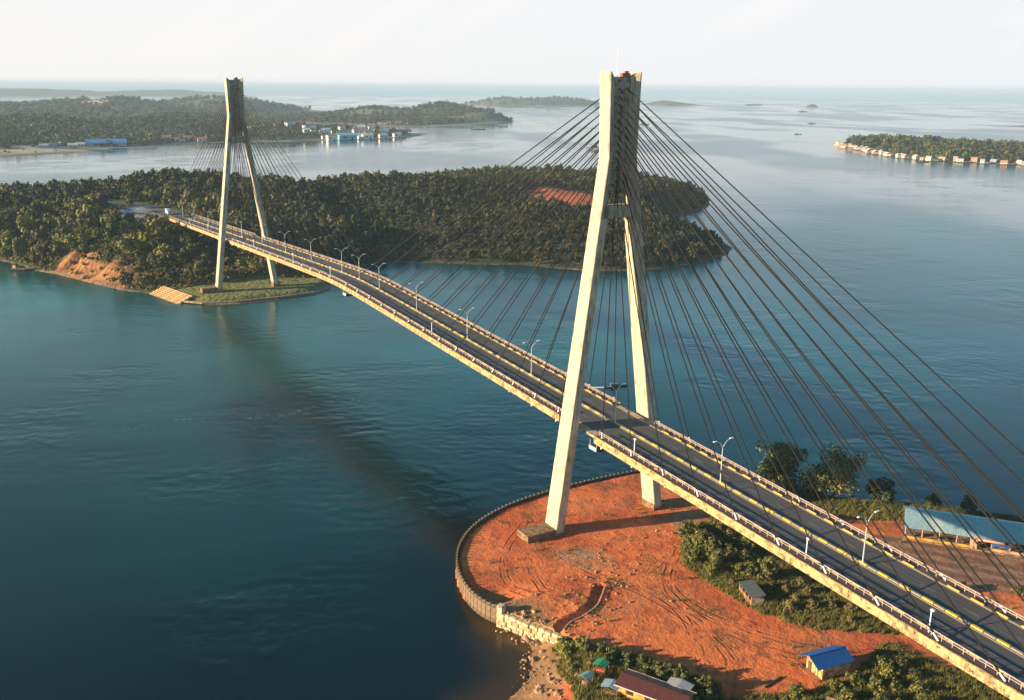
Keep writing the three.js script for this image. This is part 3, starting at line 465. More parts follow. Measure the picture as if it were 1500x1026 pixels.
// near shore: two large trees, smaller trees behind the long restaurant, thickets and rough grass
{
  const big = (seed, w, h, tone, name, label, cat, pos, turn, group, n = 2600, ls = 0.36) => { const lb = lobesFor(seed, 12, w, h, h * 0.22), t = thing(name, label, cat, pos, turn, group); mesh('trunk', limbs(seed, h * 0.6, w * 0.03, lb), M.trunk, t); mesh('crown', crown(seed, n, lb, ls * 1.25, tone), LEAF, t); return t; };
  const T = [...TONES[0], ...TONES[0], ...TONES[1], ...TONES[2]];
  big(501, 17, 11.5, T, 'shade_tree', 'broad shade tree beside the bridge deck, its crown over open water', 'tree', [7.5, nearH(7.5, -57), -57], 0.4, undefined, 3000);
  big(502, 18, 12, T, 'shade_tree', 'broad shade tree between the bridge deck and the blue roofed restaurant', 'tree', [21.5, nearH(21.5, -64), -64], 1.9, undefined, 3200);
  big(503, 8, 5.5, T, 'shade_tree', 'low dark tree touching the larger shade tree by the deck', 'tree', [14, nearH(14, -52), -52], 2.9, undefined, 1400);
  const bt = big(505, 9, 6.5, TONES[1], 'shore_tree', 'dark tree on the shore behind the blue roofed restaurant', 'tree', [29, nearH(29, -74), -74], 0, 'trees behind the restaurant', 1300, 0.42);
  for (const [x, z, s] of [[39, -83, .55], [46, -89, .6], [58, -100, .65], [66, -107, .8], [73, -113, .8]]) copy(bt, [x, nearH(x, z), z], x, s);
  const near = [['thicket_shrub', 'olive leafed shrub in the thicket under the bridge deck', 'shrubs under the deck', 601, 5.2, 4.6, TONES[0], [[19, -13], [22, -9.5], [25.5, -8], [28.5, -5], [31.5, -3.5], [24, -14], [28, -11], [32, -9], [36, -7], [38, -4], [35, -12], [30, -17], [41, -9.5], [44, -10.5], [39, -14], [24, -20], [47, -13], [34, -19], [21, -16], [29, -8], [26, -11.5]]],
    ['dry_shrub', 'brownish shrub on the rough grass below the bridge deck', 'dry shrubs below the deck', 602, 3.0, 2.2, TONES[3], [[50, -11], [53, -13], [57, -12], [61, -13], [48, -7.5], [63, -17], [56, -17], [66, -20], [59, -8], [44, -5], [52, -19], [69, -16]]],
    ['leafy_shrub', 'bright leafy shrub beside the blue roofed hut', 'leafy shrubs beside the hut', 603, 4.2, 2.6, [...TONES[2], ...TONES[1]], [[84, -8], [87, -6], [90, -4], [86, -11], [93, -7], [97, -4], [88, -1], [92, 2], [96, 1], [85, 1], [101, -3], [90, -10], [94, 6], [88, 7], [99, 5], [84, 5.5], [82, 14], [86, 14], [91, 12], [96, 10]]],
    ['bank_shrub', 'dark green shrub on the bank above the pebble beach', 'shrubs above the pebble beach', 604, 3.6, 2.6, [...TONES[0], ...TONES[1]], [[49, 39.5], [52, 37.5], [54.5, 36.5], [57, 35.5], [60, 34], [62.5, 32.5], [65, 31.5], [67.5, 30], [70, 29], [72.5, 28], [75, 30], [73, 33], [70, 32.2], [66, 34], [59, 37], [55.5, 39.5], [76, 35], [77, 40], [63, 36], [79, 31]]],
    ['sunlit_bush', 'yellow green bush at the end of the rubble wall', 'bushes at the rubble wall end', 605, 3.6, 2.9, TONES[2], [[43.4, 41.4], [45.4, 42.3], [47.4, 43.6], [46.5, 40], [50, 44.6], [52.6, 46]]],
    ['plaza_bush', 'low round bush on the striped plaza before the restaurant', 'bushes on the plaza', 606, 4.6, 2.6, [...TONES[0], ...TONES[3]], [[72, -49], [30, -48], [64, -38], [80, -60]]]];
  for (const [name, label, group, seed, w, h, tone, spots] of near) {
    let p = null; const R = rng(seed);
    for (const [x, z] of spots) { const s = 0.75 + 0.5 * R(), pos = [x, nearH(x, z) - 0.1, z]; if (p) copy(p, pos, R() * 6, [s, s * (0.85 + 0.4 * R()), s]); else { const lb = lobesFor(seed, 8, w, h, 0); p = thing(name, label, 'shrub', pos, R() * 6, group); mesh('stem', limbs(seed, h * 0.5, 0.06, lb), M.trunk, p); mesh('foliage', crown(seed, 900, lb, 0.25, tone, 0.3), LEAF, p); } }
  }
  // grass tufts where the ground is overgrown, and thinner tufts on the bare yard
  const blade = (() => { const R = rng(8), pos = [], nor = [], col = []; for (let i = 0; i < 16; i++) { const a = R() * 6.28, d = R() * 0.4, h = 0.5 + R() * 0.6, x = Math.cos(a) * d, z = Math.sin(a) * d, w = 0.05, lx = (R() - .5) * 0.6, lz = (R() - .5) * 0.6, k = 0.7 + 0.6 * R(); const px = Math.cos(a + 1.57) * w, pz = Math.sin(a + 1.57) * w; pos.push(x - px, 0, z - pz, x + px, 0, z + pz, x + lx, h, z + lz); const fn = V(2 * px, 0, 2 * pz).cross(V(lx + px, h, lz + pz)).normalize(); for (let q = 0; q < 3; q++) { nor.push(fn.x, fn.y, fn.z); col.push(.155 * k, .14 * k, .03 * k); } } const g = new THREE.BufferGeometry(); g.setAttribute('position', new THREE.Float32BufferAttribute(pos, 3)); g.setAttribute('normal', new THREE.Float32BufferAttribute(nor, 3)); g.setAttribute('color', new THREE.Float32BufferAttribute(col, 3)); return g; })();
  const li = [], R = rng(31); for (let i = 0; i < 60000; i++) { const x = -18 + R() * 125, z = -100 + R() * 160, v = vegMask(x, z); if (sdf(nearPoly, x, z) < 2 || v < -0.8 && (R() > 0.012 || fbm(x / 6, z / 6, 3, 111) < 0.58)) continue; li.push([x, nearH(x, z) - 0.05, z, R() * 6, 0.7 + R() * 0.9, 0.5 + R() * 1.1, 0.5 + R() * 0.9]); }
  scatter('grass', blade, li, 'rough grass and weeds growing over the red earth', 'grass');
}

// ------------------------------------------------------------------ sea wall, rubble wall, beach stones
{
  const w = thing('sea_wall', 'curved concrete sea wall with ribbed parapet round the red yard', 'wall');
  const P = wallCurve.getSpacedPoints(88), conc = new THREE.MeshStandardMaterial({ color: rgb(.21, .15, .105), map: stainTex, roughness: 0.92 });
  for (let i = 0; i < P.length - 1; i++) {
    const a = P[i], b = P[i + 1], d = b.clone().sub(a), len = d.length(), ang = -Math.atan2(d.z, d.x), mx = (a.x + b.x) / 2, mz = (a.z + b.z) / 2;
    mesh('panel', box(len - 0.03, 6.0, 0.3, mx, 1.45, mz, ang), conc, w);
    mesh('rib', rbox(0.2, 6.0, 0.5, a.x, 1.85, a.z, 0.05, ang), conc, w);
  }
  const R = rng(12), st = thing('rubble_wall', 'pale broken stone wall running down to the beach', 'wall'), tones = [[.60, .50, .34], [.52, .42, .28], [.66, .57, .42], [.42, .32, .22]].map((c) => new THREE.MeshStandardMaterial({ color: rgb(...c), map: stainTex, roughness: 0.95 }));
  const a = V(27.6, 0, 47.6), b = V(42.2, 0, 41), d = b.clone().sub(a), ang = -Math.atan2(d.z, d.x), L = d.length();
  for (let row = 0; row < 4; row++) { let x = row % 2 ? -0.3 : 0; while (x < L) { const len = 0.8 + R() * 1.3, h = 0.92; if (!(row === 3 && R() < 0.3)) { const t = (x + len / 2) / L, g = rbox(len - 0.06, h - 0.05 + R() * 0.1, 0.9 + R() * 0.5, 0, 0, 0, 0.14); const s = mesh('stone', g, tones[Math.floor(R() * 4)], st); s.position.set(a.x + d.x * t + (R() - .5) * 0.12, 0.35 + row * 0.9, a.z + d.z * t + (R() - .5) * 0.25); s.rotation.set((R() - .5) * 0.1, ang + (R() - .5) * 0.12, (R() - .5) * 0.08); } x += len; } }
  const pil = mesh('pillar', rbox(1.5, 5.4, 1.5, 27.2, 2.6, 47.6, 0.1, 0.4), tones[0], st); pil.userData.label = 'square stone pillar at the sea wall end';
  // loose rock on the beach and debris in the yard
  const rock = (seed) => { const g = new THREE.IcosahedronGeometry(0.5, 1); const p = g.attributes.position; for (let i = 0; i < p.count; i++) { const k = 0.75 + 0.5 * hash2(Math.round(p.getX(i) * 50), Math.round(p.getY(i) * 50) + Math.round(p.getZ(i) * 91), seed); p.setXYZ(i, p.getX(i) * k, p.getY(i) * k * 0.7, p.getZ(i) * k); } g.computeVertexNormals(); g.deleteAttribute('uv'); return g; };
  const rl = [], R2 = rng(41);
  for (let i = 0; i < 900; i++) { const t = R2(), x = 28 + t * 40, z = 48 - t * 6 + (R2() - .35) * 18; const dd = sdf(nearPoly, x, z), db = distLine(beachLine, x, z); if (dd < -1.5 || db > 14 || db < 14 && R2() < 0.35) continue; const s = 0.15 + Math.pow(R2(), 3) * 1.3; rl.push([x, Math.max(0, nearH(x, z)) + s * 0.1, z, R2() * 6, s, s, 0.5 + R2() * 0.8]); }
  for (let i = 0; i < 700; i++) { const x = 18 + R2() * 30 + (R2() - .5) * 10, z = 10 + R2() * 30, dd = distLine(ditch, x, z); if (dd > 7 && R2() > 0.12 || sdf(nearPoly, x, z) < 3) continue; const s = 0.08 + Math.pow(R2(), 4) * 0.7; rl.push([x, nearH(x, z) + s * 0.15, z, R2() * 6, s, s, 0.6 + R2() * 0.6]); }
  for (let i = 0; i < 500; i++) { const x = 12 + R2() * 20, z = -20 + R2() * 34; if (R2() > 0.6) continue; const s = 0.08 + Math.pow(R2(), 4) * 0.6; rl.push([x, nearH(x, z) + s * 0.15, z, R2() * 6, s, s, 0.6 + R2() * 0.6]); }
  scatter('rubble', rock(3), rl, 'loose stones and rubble on the beach and the red yard', 'stones', mat([.36, .20, .12], 0.95));
  const kl = thing('ditch_kerb', 'pale broken kerb along the curved ditch in the yard', 'kerb'); for (let i = 1; i < ditch.length - 1; i += 1) { const [x, z] = ditch[i], [x2, z2] = ditch[i + 1], an = -Math.atan2(z2 - z, x2 - x); const nx = Math.sin(-an), nz = -Math.cos(-an); mesh('kerb_stone', rbox(0.82, 0.35, 0.28, x + nx * 1.15, nearH(x + nx * 1.15, z + nz * 1.15) + 0.05, z + nz * 1.15, 0.05, an), mat([.42, .25, .17], 0.9), kl); }
}

// ------------------------------------------------------------------ buildings on the near shore
const roofTex = texture(256, 256, (u, v) => { const k = 0.80 + 0.34 * (fbm(u * 8, v * 8, 4, 71, 8) - .5) - .22 * smooth(.6, .8, fbm(u * 32, v * 3, 2, 75, 32)); return [k, k * .985, k * .97]; }, [1 / 5, 1 / 5]);
const sheetBump = texture(256, 8, (u) => { const k = 0.5 + 0.5 * Math.sin(u * 6.28318 * 16); return [k, k, k]; }, [1 / 3.2, 1], false);
const grime = (c, rough = 0.6, bump = false) => new THREE.MeshStandardMaterial({ color: rgb(...c), map: bump ? roofTex : stainTex, roughness: rough, ...(bump ? { bumpMap: sheetBump, bumpScale: 0.035 } : {}) });
{
  // hut with the blue gable roof
  const gy = nearH(78, 3), h = thing('hut', 'small hut with bright blue gable roof and cream block walls', 'hut', [78.6, gy, 2.4], -0.13), wall = grime([.70, .47, .22], 0.9), W = 5.0, D = 8.2, H = 3.0;
  mesh('front_wall', box(W - 0.25, H, 0.16, 0.12, H / 2, D / 2 - 1.3), wall, h); mesh('back_wall', box(W - 0.25, H, 0.16, 0.12, H / 2, -D / 2 + 0.2), wall, h);
  for (const s of [-1, 1]) mesh('side_wall', box(0.16, H, D - 1.7, s * (W / 2 - 0.1), H / 2, -0.55), wall, h);
  const gabS = [V(-W / 2 + .2, H + .002, 0), V(W / 2 - .1, H + .002, 0), V(0, H + 1.25, 0)]; mesh('gable_end', loft([gabS.map((p) => p.clone().setZ(D / 2 - 1.24)), gabS.map((p) => p.clone().setZ(D / 2 - 1.38))]), wall, h);
  const dr = mesh('door', box(1.0, 2.0, 0.06, -1.2, 1.0, D / 2 - 1.18), mat([.10, .05, .03], 0.8), h); mesh('handle', box(0.06, 0.16, 0.06, -0.8, 1.0, D / 2 - 1.12), M.steel, dr);
  for (const x of [-W / 2 + 0.1, 0.2, W / 2 - 0.1]) mesh('porch_post', box(0.14, H, 0.14, x, H / 2, D / 2 - 0.05), mat([.16, .07, .04], 0.85), h);
  const rf = grime([.016, .12, .46], 0.45, true); for (const s of [-1, 1]) for (let k = 0; k < 4; k++) { const L = Math.hypot(W / 2 + 0.5, 1.5), g = box(L, 0.05, D / 4 + 0.22, 0, 0, 0); const o = mesh('roof_sheet', g, rf, h); o.position.set(s * (W / 2 + 0.5) / 2, H + 1.38 - 0.75 + k * 0.004, (k - 1.5) * (D / 4 + 0.2)); o.rotation.z = -s * Math.atan2(1.5, W / 2 + 0.5); }
  mesh('ridge_cap', box(0.5, 0.06, D + 1.0, 0, H + 1.44, 0), rf, h);
  mesh('plinth', box(W + 0.6, 0.3, D + 0.4, 0, 0.02, 0), grime([.42, .16, .08], 0.95), h);
  const bench = thing('bench', 'rough wooden bench beside the blue roofed hut', 'bench', [74.9, nearH(74.9, 6.5), 6.5], 0.4); mesh('seat', rbox(1.8, 0.08, 0.4, 0, 0.45, 0), mat([.16, .09, .05], .9), bench); for (const x of [-.7, .7]) mesh('leg', box(0.08, 0.45, 0.35, x, 0.22, 0), mat([.16, .09, .05], .9), bench);
  const trough = thing('timber_beam', 'long dark timber beam lying on the red earth near the hut', 'beam', [76.5, nearH(76.5, 14) + 0.12, 14.5], 1.75); mesh('beam', rbox(5.5, 0.28, 0.3, 0, 0.05, 0), mat([.05, .03, .022], .95), trough);
  const cr = thing('crate', 'weathered reddish crate lying in the grass behind the hut', 'crate', [87, nearH(87, 11), 10], 0.5); mesh('side', rbox(2.0, 0.7, 1.0, 0, 0.35, 0), mat([.40, .20, .14], .9), cr); mesh('lid', rbox(2.05, 0.08, 1.05, 0, 0.75, 0.02), mat([.5, .3, .22], .9), cr);
  const blk = mat([.5, .16, .06], .9); const bs = thing('brick_pallet', 'stack of orange bricks in the grass by the hut', 'bricks', [86.5, nearH(86.5, 17), 17], 0.2); for (let i = 0; i < 4; i++) for (let j = 0; j < 2; j++) for (let k = 0; k < 2; k++) mesh('brick', rbox(0.66, 0.3, 0.56, (i - 1.5) * 0.7, 0.2 + k * 0.32, (j - .5) * 0.6, 0.02), blk, bs);
}
{
  // grey shed by the track
  const s = thing('shed', 'low block shed with flat dark grey sheet roof beside the track', 'shed', [50.8, nearH(50.8, -4.2), -4.4], -0.36), wl = grime([.58, .48, .36], 0.9), br = grime([.33, .12, .06], 0.9);
  mesh('front_wall', box(6.4, 1.3, 0.16, 0, 0.65, 1.5), br, s); mesh('end_wall', box(0.16, 2.2, 3.1, 3.28, 1.1, 0), wl, s); mesh('end_wall', box(0.16, 2.2, 3.1, -3.28, 1.1, 0), wl, s); mesh('back_wall', box(6.4, 2.4, 0.16, 0, 1.2, -1.5), br, s);
  for (let k = 0; k < 4; k++) { const o = mesh('roof_sheet', box(1.86, 0.05, 3.7), grime([.13, .145, .15], 0.6, true), s); o.position.set((k - 1.5) * 1.8, 2.42 + (k % 2) * 0.02, 0); o.rotation.x = 0.05; }
  for (const x of [-1.8, 0, 1.8]) mesh('post', box(0.12, 2.3, 0.12, x, 1.15, 1.55), wl, s);
}
{
  // long open restaurant with the pale blue roof; its local x runs along the shore
  const ax = V(20, 0, -16.4).normalize(), turn = Math.atan2(-ax.z, ax.x), o = thing('restaurant', 'long open sided restaurant with pale blue sheet roof and yellow parapet', 'building', [45.8, nearH(50, -61), -62.6], turn);
  const roofM = [grime([.30, .46, .55], 0.5, true), grime([.42, .56, .60], 0.5, true), grime([.36, .52, .58], 0.5, true), grime([.48, .56, .57], 0.55, true)], yel = grime([.66, .36, .07], 0.85), pk = grime([.62, .38, .28], 0.85), dk = mat([.05, .045, .05], 0.9), L = 46, D = 13;
  for (let k = 0; k < 15; k++) { const j = hash2(k, 3), f = mesh('roof_sheet', box(3.12, 0.06, 7.6), roofM[k < 2 ? 0 : Math.floor(j * 4)], o); f.position.set(1.6 + k * 3.06, 4.75 + (k % 2) * 0.03, 0.2); f.rotation.x = 0.32; const b = mesh('roof_sheet', box(3.12, 0.06, 6.4), roofM[Math.floor(hash2(k, 9) * 4)], o); b.position.set(1.6 + k * 3.06, 4.93 + (k % 2) * 0.03, -6.4); b.rotation.x = -0.32; }
  mesh('floor_slab', box(L, 0.3, D, L / 2, 0.1, -3), grime([.3, .2, .16], 0.9), o);
  for (let k = 0; k < 12; k++) { const post = mesh('post', box(0.2, 3.3, 0.2, 0.4 + k * 4.05, 1.8, 3.0), k < 3 ? pk : pk, o); if (k < 11 && k !== 4 && k !== 7) mesh('parapet', box(3.8, 0.75, 0.14, 2.42 + k * 4.05, 0.6, 3.0), k < 4 || k > 7 ? yel : pk, o); }
  mesh('back_wall', box(L - 1, 2.9, 0.18, L / 2, 1.6, -8.6), grime([.22, .16, .14], 0.9), o);
  mesh('doorway_block', box(1.5, 2.5, 1.4, 16.6, 1.4, 2.4), pk, o); const sg = mesh('sign_board', box(6.4, 0.8, 0.12, 20.2, 3.3, 3.95), mat([.55, .16, .10], 0.7), o); mesh('sign_band', box(5.6, 0.22, 0.14, 20.2, 3.3, 3.97), mat([.7, .62, .5], .7), sg);
  const aw = mesh('awning', box(4.2, 0.06, 2.2, 22.5, 2.7, 4.2), mat([.05, .16, .42], 0.6), o); aw.userData.label = 'blue awning over the restaurant entrance';
  for (const x of [36, 39.2, 42.4]) mesh('kiosk_wall', box(2.6, 2.6, 2.2, x, 1.45, 4.6), yel, o);
  for (let k = 0; k < 7; k++) { const t = thing('dining_table', 'dark dining table in the open front of the blue roofed restaurant', 'table', [0, 0, 0], turn, 'tables inside the restaurant'); const p = V(4 + k * 5.6, 0.25, 0.5).applyAxisAngle(V(0, 1, 0), turn).add(o.position); t.position.copy(p); mesh('table_top', rbox(2.2, 0.08, 1.0, 0, 0.75, 0), dk, t); for (const q of [-.9, .9]) mesh('leg', box(0.08, 0.75, 0.8, q, 0.37, 0), dk, t); }
}
{
  // sheds and stalls above the beach
  const t1 = -Math.atan2(-4.6, 9), m = thing('maroon_shed', 'long shed with dark maroon sheet roof above the beach', 'shed', [69.8, nearH(68, 39), 38.6], t1), roof = grime([.115, .028, .026], 0.55, true), edge = mat([.55, .40, .36], 0.6), wl = grime([.66, .36, .10], 0.9);
  const L = 14, D = 5.2; mesh('front_wall', box(L - 0.6, 2.4, 0.16, 0, 1.2, D / 2 - 0.4), wl, m); for (const s of [-1, 1]) mesh('end_wall', box(0.16, 2.5, D - 0.8, s * (L / 2 - 0.4), 1.25, 0), wl, m); mesh('back_wall', box(L - 0.6, 2.8, 0.16, 0, 1.4, -D / 2 + 0.4), wl, m);
  for (let k = 0; k < 7; k++) { const a = mesh('roof_sheet', box(2.06, 0.05, 3.2), roof, m); a.position.set((k - 3) * 2, 3.0 + (k % 2) * 0.025, 1.45); a.rotation.x = 0.30; const b = mesh('roof_sheet', box(2.06, 0.05, 3.2), roof, m); b.position.set((k - 3) * 2, 3.0 + (k % 2) * 0.025, -1.55); b.rotation.x = -0.30; }
  for (const z of [2.98, -3.08]) { const e = mesh('fascia_board', box(L + 0.2, 0.22, 0.06, 0, 2.5, z), edge, m); }
  for (let k = 0; k < 3; k++) { const w = mesh('window', box(1.3, 0.9, 0.06, -4 + k * 3.6, 1.5, D / 2 - 0.29), mat([.03, .03, .035], .4), m); mesh('frame', box(1.5, 0.08, 0.08, -4 + k * 3.6, 2.0, D / 2 - 0.28), edge, w); }
  const stall = (name, label, x, z, w, d, hh, c, turn, c2 = [.28, .17, .1]) => { const o = thing(name, label, 'stall', [x, nearH(x, z), z], turn); for (const [a, b] of [[-1, -1], [1, -1], [-1, 1], [1, 1]]) mesh('post', box(0.1, hh, 0.1, a * (w / 2 - 0.1), hh / 2, b * (d / 2 - 0.1)), mat([.18, .1, .06], .9), o); const r = mesh('roof', gable(w, d, 0.35, 0.06, 0.12), grime(c, 0.5, true), o); r.position.y = hh; mesh('counter', rbox(w - 0.3, 0.9, d * 0.4, 0, 0.45, d * 0.1), grime(c2, .9), o); return o; };
  stall('market_stall', 'tiny stall with bright green roof among bushes above the beach', 57.4, 42.1, 2.6, 2.2, 2.0, [.02, .30, .13], 0.5, [.5, .12, .08]);
  stall('market_stall', 'tiny stall with pale teal roof at the edge of the beach', 59.1, 46.8, 1.9, 2.0, 2.0, [.16, .34, .38], 0.2);
  stall('market_stall', 'tiny stall with blue and white roof beside the maroon shed', 64.2, 44.6, 3.2, 2.4, 2.1, [.28, .42, .52], 0.6);
  stall('lean_to', 'lean-to with pale grey sheet roof behind the maroon shed', 71.0, 33.6, 4.6, 2.6, 2.4, [.42, .43, .45], t1);
}

// ------------------------------------------------------------------ vehicles and people on the bridge, boats on the strait
{
  const tx = thing('box_truck', 'pale blue box truck on the road at the far bridge end', 'truck', [-534, deckY(-522) + 0.05, 5.2], 0.02), bl = mat([.30, .46, .52], 0.5);
  mesh('cargo_box', rbox(6.4, 3.0, 2.5, -1.2, 2.35, 0, 0.08), bl, tx); mesh('cab', rbox(2.0, 2.2, 2.4, 3.2, 1.75, 0, 0.2), mat([.6, .64, .66], .4), tx); mesh('windscreen', rbox(0.1, 0.9, 2.0, 4.2, 2.2, 0, 0.03), mat([.03, .04, .05], .1), tx); mesh('chassis', box(8.6, 0.3, 1.0, 0, 0.75, 0), M.dark, tx);
  for (const x of [-3.2, 2.9]) for (const z of [-1.05, 1.05]) { const w = new THREE.CylinderGeometry(0.5, 0.5, 0.35, 14).rotateX(Math.PI / 2).translate(x, 0.5, z); const t = mesh('wheel', w, M.rubber, tx); mesh('rim', new THREE.CylinderGeometry(0.26, 0.26, 0.37, 10).rotateX(Math.PI / 2).translate(x, 0.5, z), M.steel, t); }
  const bike = (label, pos, turn, c) => { const b = thing('motorcycle', label, 'motorcycle', pos, turn); for (const x of [-0.62, 0.62]) { const w = mesh('wheel', new THREE.TorusGeometry(0.27, 0.06, 8, 18).translate(x, 0.33, 0), M.rubber, b); mesh('hub', new THREE.CylinderGeometry(0.08, 0.08, 0.1, 8).rotateX(Math.PI / 2).translate(x, 0.33, 0), M.steel, w); } mesh('body', [rbox(0.85, 0.34, 0.24, 0, 0.58, 0, 0.1), rod(V(0.62, 0.33, 0), V(0.42, 1.0, 0), 0.04)], mat(c, .4), b); mesh('seat', rbox(0.7, 0.1, 0.24, -0.25, 0.8, 0, 0.04), M.rubber, b); mesh('handlebar', rod(V(0.42, 1.02, -0.33), V(0.42, 1.02, 0.33), 0.025), M.steel, b); return b; };
  const rider = (label, pos, turn, shirt) => { const R = []; const p = thing('person', label, 'person', pos, turn); const skin = mat([.30, .17, .10], .7);
    const body = [V(-0.22, 0.84, 0), V(-0.12, 1.36, 0)]; const g = loft([[0.84, .17, .16, -.22], [1.0, .15, .17, -.2], [1.25, .13, .22, -.14], [1.38, .09, .2, -.1], [1.43, .06, .07, -.08], [1.50, .055, .055, -.07]].map(([y, a, b, x]) => Array.from({ length: 10 }, (_, i) => V(x + a * Math.cos(-i * .628), y, b * Math.sin(-i * .628)))));
    const lim = []; for (const s of [-1, 1]) { lim.push(rod(V(-0.2, 0.9, s * 0.1), V(0.18, 0.82, s * 0.17), .09, .065), rod(V(0.18, 0.82, s * 0.17), V(0.05, 0.38, s * 0.17), .062, .045)); }
    mesh('body', g, mat(shirt, .9), p); const arms = []; for (const s of [-1, 1]) arms.push(rod(V(-0.1, 1.34, s * .2), V(0.1, 1.1, s * .27), .055, .045), rod(V(0.1, 1.1, s * .27), V(0.4, 1.04, s * .28), .043, .035)); mesh('arms', arms, skin, p); mesh('trousers', lim, mat([.03, .04, .07], .9), p); const hd = mesh('head', new THREE.SphereGeometry(0.105, 12, 10).scale(1, 1.2, .95).translate(-0.05, 1.6, 0), skin, p); mesh('helmet', new THREE.SphereGeometry(0.15, 12, 8, 0, 6.3, 0, 1.8).translate(-0.06, 1.63, 0), mat([.75, .75, .76], .3), hd); return p; };
  const y1 = deckY(-516); bike('white motorcycle riding over the far bridge end', [-516, y1 + 0.01, -4], 0.03, [.6, .6, .6]); rider('motorcycle rider in white shirt and pale helmet at the far bridge end', [-516, y1 + 0.01, -4], 0.03, [.75, .75, .76]);
  const y2 = deckY(-503); bike('teal motorcycle on the carriageway short of the far bridge end', [-503, y2 + 0.01, 3.2], 0.03, [.05, .35, .34]); rider('motorcycle rider in teal shirt short of the far bridge end', [-503, y2 + 0.01, 3.2], 0.03, [.08, .40, .38]);
  const y3 = deckY(31.5) + 0.18; bike('reddish motorcycle parked on the bridge walkway past the near pylon', [31.5, y3, 9.2], 0.03, [.55, .22, .20]);
  // abutment and road beyond the far end
  const ab = mesh('bridge_abutment', [box(6, 22, 20.6, X_FAR - 3.02, deckY(X_FAR) - 11.9, 0)], M.girder); tag(ab, 'concrete abutment block where the far deck meets the headland', 'abutment');
  const rd = []; { const c = new THREE.CatmullRomCurve3([V(-522.01, 0, 0), V(-560, 0, 2), V(-600, 0, 14), V(-640, 0, 40)]).getSpacedPoints(24), pos = [], idx = [], uv = []; c.forEach((p, i) => { const q = c[Math.min(i + 1, 24)].clone().sub(c[Math.max(i - 1, 0)]).normalize(); for (const s of [-7.3, 7.3]) { pos.push(p.x - q.z * s, deckY(X_FAR) + 0.0, p.z + q.x * s); uv.push(p.x, p.z + s); } if (i) { const a = 2 * i; idx.push(a - 2, a, a - 1, a - 1, a, a + 1); } }); const g = new THREE.BufferGeometry(); g.setAttribute('position', new THREE.Float32BufferAttribute(pos, 3)); g.setAttribute('uv', new THREE.Float32BufferAttribute(uv, 2)); g.setIndex(idx); g.computeVertexNormals(); structure(mesh('road', g, mat([.07, .07, .075], .9)), 'asphalt road leading away from the far bridge end'); }
}
function boat(label, pos, turn, L, hull, top, group) {
  const b = thing('boat', label, 'boat', pos, turn, group), W = L * 0.2, n = 9, rings = [];
  for (let i = 0; i <= n; i++) { const t = i / n, w = W / 2 * Math.pow(Math.sin(Math.PI * (0.16 + 0.82 * t)), 0.6) * (t > 0.97 ? 0.3 : 1), sh = 0.055 * L * (0.75 + 1.3 * Math.pow(Math.abs(t - 0.42), 2)); rings.push([V((t - .5) * L, -0.03 * L, 0), V((t - .5) * L, -0.01 * L, w * 0.7), V((t - .5) * L, sh, w), V((t - .5) * L, sh * .75, w * .86), V((t - .5) * L, sh * .75, -w * .86), V((t - .5) * L, sh, -w), V((t - .5) * L, -0.01 * L, -w * 0.7)]); }
  mesh('hull', loft(rings), mat(hull, .6), b); const c = mesh('cabin', rbox(L * 0.26, L * 0.10, W * 0.62, -L * 0.12, L * 0.09, 0, L * 0.012), mat(top, .5), b); mesh('roof', rbox(L * 0.34, L * 0.014, W * 0.78, -L * 0.11, L * 0.147, 0, L * 0.005), mat(top.map((v) => Math.min(.85, v * 1.3)), .5), c); mesh('mast', rod(V(L * 0.06, L * 0.05, 0), V(L * 0.06, L * 0.24, 0), L * 0.006), M.dark, b); return b;
}
